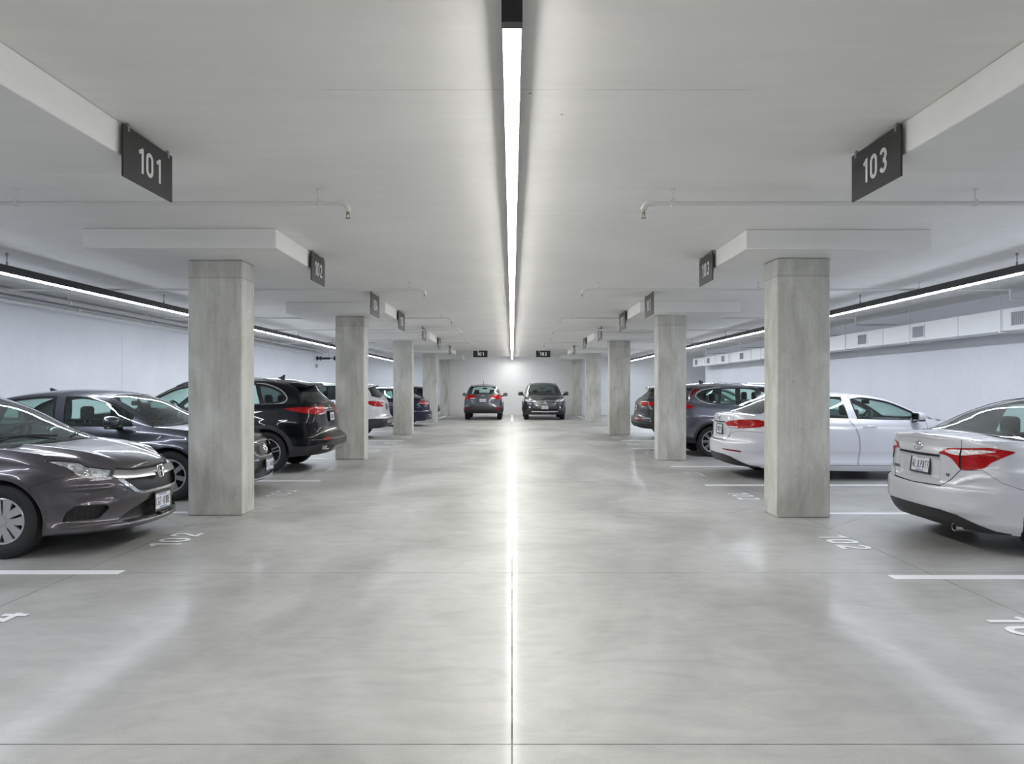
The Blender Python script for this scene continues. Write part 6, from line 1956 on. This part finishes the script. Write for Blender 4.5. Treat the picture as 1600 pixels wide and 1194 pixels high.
# ---- second right: pale silver sedan behind the first right column
def car_pale_silver():
    L = 4.60
    S = sedan(P_SILVER2, L=L, w=.90, R=.32, rim=.21, axf=.92, axr=L - 1.0, rd=.85, nr=3.2, res=1.15,
        dR=[(.18, .12), (.34, .03), (.42, .0), (.52, .0), (.60, .01), (.64, .05), (.70, .07), (.84, .07), (.88, .07), (.98, .08), (1.06, .06)],
        dS=[(.15, .07), (.22, .03), (.28, .012), (.34, .022), (.40, .026), (.50, .008), (.66, .0), (.80, .004), (.845, .010), (.87, .022), (.95, .034), (1.05, .05)],
        ztop=[(('f', 0), .74), (('f', .45), .765), (('f', .7), .815), (.45, .87), (.8, .92), (1.25, .965), (2.2, .985), (3.2, 1.02), (L - .6, 1.05), (('r', .6), 1.06), (('r', 0), 1.06)],
        zbot=[(('f', 0), .20), (1.0, .18), (2.2, .155), (L - 1.0, .18), (L - .3, .22), (('r', 0), .26)],
        zc=[(0, .74), (.1, .785), (.3, .85), (.6, .92), (1.0, .985), (1.4, 1.03), (2.2, 1.03), (L - 1.0, 1.06), (L - .42, 1.09), (L - .12, 1.085), (L, 1.06)],
        ab=L - .34, abc=L - .55,
        belt=[(1.05, .99), (1.32, .97), (2.2, .985), (3.2, 1.02), (L - .55, 1.055), (L - .34, 1.085)],
        rail=[(1.32, .97), (1.7, 1.185), (2.05, 1.32), (2.45, 1.375), (2.85, 1.38), (L - 1.3, 1.345), (L - .95, 1.24), (L - .55, 1.055)],
        top=[(1.05, .992), (1.4, 1.16), (1.8, 1.335), (2.2, 1.415), (2.65, 1.435), (3.05, 1.42), (L - .95, 1.325), (L - .62, 1.20), (L - .34, 1.087)],
        windows=[('side_window', (1.62, 1.62), (2.50, 2.58)), ('rear_side_window', (2.68, 2.74), (3.42, 3.34))],
        bl=dict(head=L - 1.2, bow=-.05), seats=[(2.42, 1.12), (3.28, 1.11)], steer=(1.82, .93), rmir=(2.0, 1.26),
        dome_table=dict(), dents=[('r', (0, .80), (.33, .11), .028, .025)])
    S['skirt'] = [
        ('front_door', [(1.45, .25), (1.42, .6), (1.44, 1.2), (2.66, 1.2), (2.66, .96), (2.58, .86), (2.53, .7), (2.52, .45), (2.55, .25)], dict(gap=.006)),
        ('rear_door', [(2.56, .25), (2.53, .45), (2.54, .7), (2.59, .86), (2.67, .96), (2.67, 1.2), (3.46, 1.2), (3.42, .85), (L - 1.36, .62), (L - 1.42, .25)], dict(gap=.006)),
        ] + sedan_front_basic(L) + [
        ('rear_bumper', [('r', 0, .1), (L - .64, .1), (L - .66, .62), (L - .62, .78), ('r', .72, .80), ('r', .55, .76), ('r', .42, .64), ('r', 0, .62)], dict(gap=.004)),
        ('trunk_lid', [('r', 0, .62), ('r', .42, .64), ('r', .55, .76), ('r', .58, .84), ('r', .60, 1.3), ('r', 0, 1.3)], dict(gap=.006)),
        ('tail_light', [('r', .33, .915), ('r', .45, .945), (L - .20, .985), (L - .45, .985), (L - .72, .93), (L - .50, .865), (L - .2, .835), ('r', .52, .835)]),
        ('tail_clear', [('r', .47, .87), ('r', .60, .865), (L - .15, .865), (L - .15, .848), ('r', .60, .842), ('r', .53, .842)]),
        ('gap', [('r', 0, .93), ('r', .33, .935), ('r', .32, .915), ('r', 0, .91)]),
        ('reflector', [('r', .38, .475), ('r', .40, .492), ('r', .70, .485), (L - .22, .47), (L - .20, .455), ('r', .70, .458)]),
        ('valance', [('r', 0, .40), ('r', .40, .40), ('r', .58, .37), ('r', .72, .31), (L - .32, .25), (L - .50, .225), (L - .50, .1), ('r', 0, .1)])]
    S['topparts'] = [('trunk_lid', [(L - .006, 0), (L - .012, .35), (L - .05, .62), (L - .24, .63), (L - .36, .6), (L - .30, .3), (L - .28, 0)], dict(gap=.006))]
    c = Car(S, 'sedan', 'pale silver sedan passing behind the first right column, red lights toward the aisle', (3.50 + L / 2, 12.40, 0), 0, 'car', 'parked cars')
    c.wheels(dict(n=5, w0=.05, w1=.07))
    c.plate(('r', 0), .80, '7BXK215', off=.008, lean=.1)
    c.ring_badge(('r', 0), .985, [(circle(0, 0, .058, .034), True), ([(-.026, -.022), (-.012, .024)], False), ([(.012, -.024), (.026, .022)], False), ([(-.02, -.002), (.02, .002)], False)], .006, M['chrome'], .006)
    c.letters(('r', .5), .70, 'SE', .03, M['steel'], -1, 'lettering', .6, .2, .16)
    c.mirror(1.66, 1.045, .99, P_SILVER2, (.11, .23, .15), base=.80)
    for sd in (1, -1):
        c.handle(('a', 2.36), .86, P_SILVER2, sd, .22); c.handle(('a', 3.3), .88, P_SILVER2, sd, .22)
    return c

# ---- third right: grey SUV
def car_grey_suv():
    L = 4.60
    S = suv(P_MIDGREY, L=L, w=.925, R=.335, rim=.235, axr=L - .95, res=1.1, arch_gap=.055, arch_trim=.05, rs_glass=M['glass'], q_glass=M['glass_dark'],
        belt=[(1.02, 1.06), (1.28, 1.05), (2.5, 1.085), (L - 1.0, 1.14), (L - .235, 1.19)],
        ztop=[(('f', 0), .92), (('f', .72), .95), (.45, .98), (.8, 1.02), (1.3, 1.045), (2.5, 1.08), (L - 1.0, 1.13), (L - .5, 1.175), (('r', .6), 1.18), (('r', 0), 1.18)],
        zc=[(0, .92), (.15, .97), (.5, 1.03), (1.0, 1.07), (1.4, 1.08), (L - .5, 1.19), (L, 1.18)],
        rail=[(1.28, 1.05), (1.65, 1.30), (2.05, 1.465), (2.5, 1.53), (3.3, 1.535), (L - .80, 1.515), (L - .60, 1.475), (L - .50, 1.33), (L - .46, 1.17)],
        top=[(1.02, 1.062), (1.45, 1.32), (1.9, 1.525), (2.4, 1.60), (3.1, 1.62), (L - .70, 1.59), (L - .55, 1.545), (L - .40, 1.38), (L - .235, 1.192)],
        windows=[('side_window', (1.46, 1.46), (2.50, 2.56)), ('rear_side_window', (2.62, 2.68), (3.46, 3.40))])
    zb, rl = Pchip(S['belt']), Pchip(S['rail'])
    nose = [(L - .86, 1.185), (L - .70, 1.245), (L - .63, 1.315), (L - .66, 1.375), (L - .78, 1.435), (L - .95, 1.468)]
    S['dlo_chrome'] = dict(poly=[(a, float(zb(a)) + .012) for a in np.linspace(1.40, L - 1.05, 36)] + nose + [(a, max(float(rl(a)) - .05, float(zb(a)) + .022)) for a in np.linspace(L - 1.1, 1.40, 40)])
    S['dome_az'] = [('quarter_window', [(3.52, 1.145), (L - 1.02, 1.168), (L - .86, 1.20), (L - .72, 1.255), (L - .66, 1.315), (L - .69, 1.365), (L - .80, 1.42), (L - .97, 1.453), (3.46, 1.47)]),
                    ('pillar_light', [(L - .72, 1.465), (L - .30, 1.54), (L - .30, 1.20), (L - .44, 1.24), (L - .53, 1.34)])]
    S['skirt'] = S['skirt'] + [
        ('tailgate', [('r', 0, .66), ('r', .52, .66), ('r', .60, .76), ('r', .66, 1.3), ('r', 0, 1.3)], dict(gap=.008)),
        ('tail_light', [('r', .50, 1.13), ('r', .76, 1.15), (L - .40, 1.14), (L - .53, 1.115), (L - .545, 1.09), (L - .52, 1.065), (L - .40, 1.04), ('r', .6, 1.03), ('r', .5, 1.06)], dict(round=.02)),
        ('reflector', [('r', .6, .60), ('r', .76, .62), ('r', .76, .57), ('r', .6, .57)])]
    c = Car(S, 'sport_utility_vehicle', 'slate grey SUV behind the pale silver sedan, its tail hidden by the second right column', (3.40 + L / 2, 16.45, 0), 0, 'car', 'parked cars')
    c.wheels(dict(n=8, w0=.018, w1=.016, split=1, g0=.003, g1=.012, d0=.66, d1=.8))
    c.plate(('r', 0), .90, '8DCL340', off=.015, lean=.1)
    spoiler(c, L - .66, .24, .02, .56, .05)
    roof_rails(c, 1.95, L - .80, M['chrome'])
    c.fin(L - .95, .075, M['gloss_black'])
    c.mirror(1.62, 1.13, 1.02, P_MIDGREY, (.11, .24, .17), base=.86)
    for sd in (1, -1):
        c.handle(('a', 2.38), .95, P_MIDGREY, sd); c.handle(('a', 3.34), .975, P_MIDGREY, sd, .22)
    return c

# ---- fourth right: graphite SUV
def car_graphite():
    L = 4.55
    S = suv(P_GRAPH, L=L, w=.91, R=.34, rim=.23, res=.8)
    for kk in ('rail', 'top'): S[kk] = [(a, z - .07 * min(1, max(0, (a - 1.1) / .5))) for a, z in S[kk]]
    S['skirt'] = S['skirt'] + [
        ('tailgate', [('r', 0, .66), ('r', .52, .66), ('r', .60, .76), ('r', .66, 1.3), ('r', 0, 1.3)], dict(gap=.008)),
        ('tail_light', [('r', .34, 1.03), ('r', .45, 1.09), ('r', .76, 1.09), (L - .40, 1.09), (L - .62, 1.06), (L - .4, .99), ('r', .6, .97), ('r', .42, .99)], dict(round=.02)),
        ('tail_clear', [('r', .36, 1.04), ('r', .48, 1.06), ('r', .48, 1.01), ('r', .40, 1.0)]),
        ('gate_recess', [('r', 0, .82), ('r', .24, .82), ('r', .28, 1.0), ('r', 0, 1.0)]),
        ('reflector', [('r', .48, .60), ('r', .58, .64), ('r', .74, .63), ('r', .74, .55), ('r', .52, .55)]),
        ('reflector', [('r', .28, .70), ('r', .60, .71), ('r', .6, .68), ('r', .28, .67)])]
    c = Car(S, 'sport_utility_vehicle', 'graphite SUV between the second and third right columns', (3.62 + L / 2, 21.5, 0), 0, 'car', 'parked cars')
    c.wheels(dict(n=5, w0=.05, w1=.06)); c.plate(('r', 0), .91, '6NTE117', off=.015, lean=.1)
    spoiler(c, L - .64, .22, .02, .54, .05)
    c.mirror(1.62, 1.15, 1.0, P_GRAPH, (.11, .24, .17), base=.84)
    return c

# ---- the two cars at the far wall
def car_far_tail():
    L = 4.5
    S = suv(P_MIDGREY, L=L, w=.90, R=.345, rim=.23, res=.9, bl_glass=M['glass'], rs_glass=M['glass'], shoulder=.05,
        seats=[(2.45, 1.30), (3.3, 1.20)])
    S['skirt'] = [('cladding', [('r', 0, .1), ('r', 0, .62), ('r', .6, .62), (L - .2, .60), (L - .55, .50), (L - .7, .1)])] + S['skirt'] + [
        ('tailgate', [('r', 0, .62), ('r', .56, .62), ('r', .60, .76), ('r', .66, 1.3), ('r', 0, 1.3)], dict(gap=.010)),
        ('tail_light', [('r', .30, 1.08), ('r', .42, 1.14), ('r', .78, 1.17), (L - .35, 1.16), (L - .50, 1.10), (L - .32, 1.0), ('r', .80, .95), ('r', .62, .97), ('r', .45, 1.04)], dict(round=.02)),
        ('tail_clear', [('r', .37, 1.03), ('r', .62, 1.03), ('r', .62, .985), ('r', .37, .99)]),
        ('gate_recess', [('r', 0, .83), ('r', .24, .83), ('r', .28, 1.0), ('r', 0, 1.0)]),
        ('reflector', [('r', .62, .48), ('r', .62, .60), ('r', .80, .60), ('r', .80, .48)])]
    c = Car(S, 'sport_utility_vehicle', 'blue-grey SUV showing its tail below the far sign 101', (-1.35, 33.15 + L / 2, 0), PI / 2, 'car', 'cars at the far wall')
    c.wheels(dict(n=5, w0=.05, w1=.06)); c.plate(('r', 0), .915, '5RFD930', off=.02, lean=.1)
    spoiler(c, L - .64, .20, .02, .56, .04)
    roof_rails(c, 1.95, L - .9, P_MIDGREY)
    c.ring_badge(('r', 0), 1.12, [(circle(0, 0, .06, .035), True), ([(-.02, -.02), (-.02, .02)], False), ([(.02, -.02), (.02, .02)], False)], .007, M['chrome'], .008)
    c.mirror(1.60, 1.17, 1.02, P_MIDGREY, (.10, .22, .17), base=.82)
    P, _ = c.dpt(L - .75, 2.0)
    bm = bmesh.new(); bm_tube(bm, [P, P + Vector((-.06, 0, .20))], [.012, .006], 6); obj_bm('antenna', bm, M['gloss_black'], c.root)
    return c
def car_far_nose():
    L = 4.75
    S = suv(P_DKGREY, L=L, w=.985, R=.37, rim=.25, axf=.90, res=1.0, fd=.72, nf=3.0,
        ztop=[(('f', 0), .97), (('f', .45), .98), (('f', .72), 1.02), (.45, 1.07), (.8, 1.10), (1.3, 1.13), (2.5, 1.16), (L - 1.0, 1.20), (L - .5, 1.22), (('r', 0), 1.22)],
        zc=[(0, .97), (.15, 1.06), (.5, 1.13), (1.0, 1.17), (1.4, 1.18), (L, 1.22)],
        belt=[(1.02, 1.165), (1.28, 1.14), (2.5, 1.165), (L - 1.0, 1.21), (L - .235, 1.235)],
        rail=[(1.28, 1.14), (1.65, 1.42), (2.05, 1.61), (2.5, 1.68), (3.3, 1.68), (L - .85, 1.64), (L - .66, 1.58), (L - .52, 1.40), (L - .46, 1.23)],
        top=[(1.02, 1.167), (1.45, 1.43), (1.9, 1.655), (2.4, 1.75), (3.1, 1.77), (L - .75, 1.72), (L - .58, 1.67), (L - .42, 1.50), (L - .235, 1.237)],
        windows=[('side_window', (1.44, 1.44), (2.46, 2.52)), ('rear_side_window', (2.53, 2.59), (3.40, 3.34)), ('quarter_window', (3.46, 3.40), (L - .76, L - .98))])
    st = lambda y0, y1, zlo, zhi: [('f', y0, zhi), ('f', y1, zhi), ('f', y1, zlo), ('f', y0, zlo)]
    S['skirt'] = S['skirt'] + [
        ('headlight', [('f', .47, .90), ('f', .50, .845), ('f', .76, .84), (.34, .90), (.42, .97), ('f', .84, 1.0), ('f', .60, .965)], dict(round=.02)),
        ('chrome', [('f', 0, .915), ('f', .44, .91), ('f', .515, .86), ('f', .53, .79), ('f', .46, .70), ('f', .38, .68), ('f', 0, .68)]),
        ('grille', [('f', 0, .888), ('f', .43, .885), ('f', .485, .85), ('f', .495, .79), ('f', .44, .72), ('f', .37, .705), ('f', 0, .705)]),
        ('satin', [('f', 0, .852), ('f', .47, .852), ('f', .49, .82), ('f', 0, .82)]), ('satin', [('f', 0, .775), ('f', .485, .775), ('f', .46, .745), ('f', 0, .745)]),
        ('chrome', [('f', .60, .76), ('f', .82, .79), ('f', .82, .765), ('f', .62, .735)]),
        ('fog_recess', [('f', .60, .56), ('f', .60, .68), ('f', .82, .68), ('f', .82, .54)], dict(round=.03)),
        ('intake', [('f', 0, .52), ('f', .56, .52), ('f', .60, .44), ('f', 0, .42)]),
        ('chrome', [('f', 0, .42), ('f', .62, .43), ('f', .62, .375), ('f', 0, .37)]),
    ]
    S['topparts'] = [('hood', [(.006, 0), (.014, .4), (.08, .65), (.25, .80), (.5, .84), (1.0, .84), (1.16, .82), (1.05, .5), (.93, 0)], dict(gap=.008))]
    c = Car(S, 'sport_utility_vehicle', 'large dark grey SUV facing the viewer below the far sign 102', (1.52, 33.15 + L / 2, 0), -PI / 2, 'car', 'cars at the far wall')
    c.lamp_bucket('headlight', .05, [(('f', .66), .90, .06)])
    c.wheels(dict(n=5, w0=.05, w1=.06))
    c.plate(('f', 0), .59, '8ENG250', off=.02, lean=0)
    c.ring_badge(('f', 0), .80, [(circle(0, 0, .085, .085), True), ([(-.05, .05), (0, -.05), (.05, .05)], False), ([(-.05, 0), (.05, 0)], False)], .012, M['chrome'], .03)
    roof_rails(c, 1.95, L - .9, M['gloss_black'])
    c.mirror(1.55, 1.23, 1.10, P_DKGREY, (.11, .25, .19), base=.92)
    for sd in (1, -1):
        P, N, T, U = c.pt(('f', .71), .61, sd, -.02)
        bm = bmesh.new(); bm_lathe(bm, [(.0, P.x + .012), (.04, P.x + .008), (.052, P.x + .012), (.052, P.x - .02)], 16, 'x', (0, P.y, P.z))
        obj_bm('fog_lamp', bm, M['chrome'], c.root, 50)
    return c
# ------------------------------------------------------------------ park the cars
for build in (car_warm_grey, car_blue_grey, car_black_suv, car_white_suv, car_navy, car_black_far,
              car_silver, car_pale_silver, car_grey_suv, car_graphite, car_far_tail, car_far_nose):
    build()
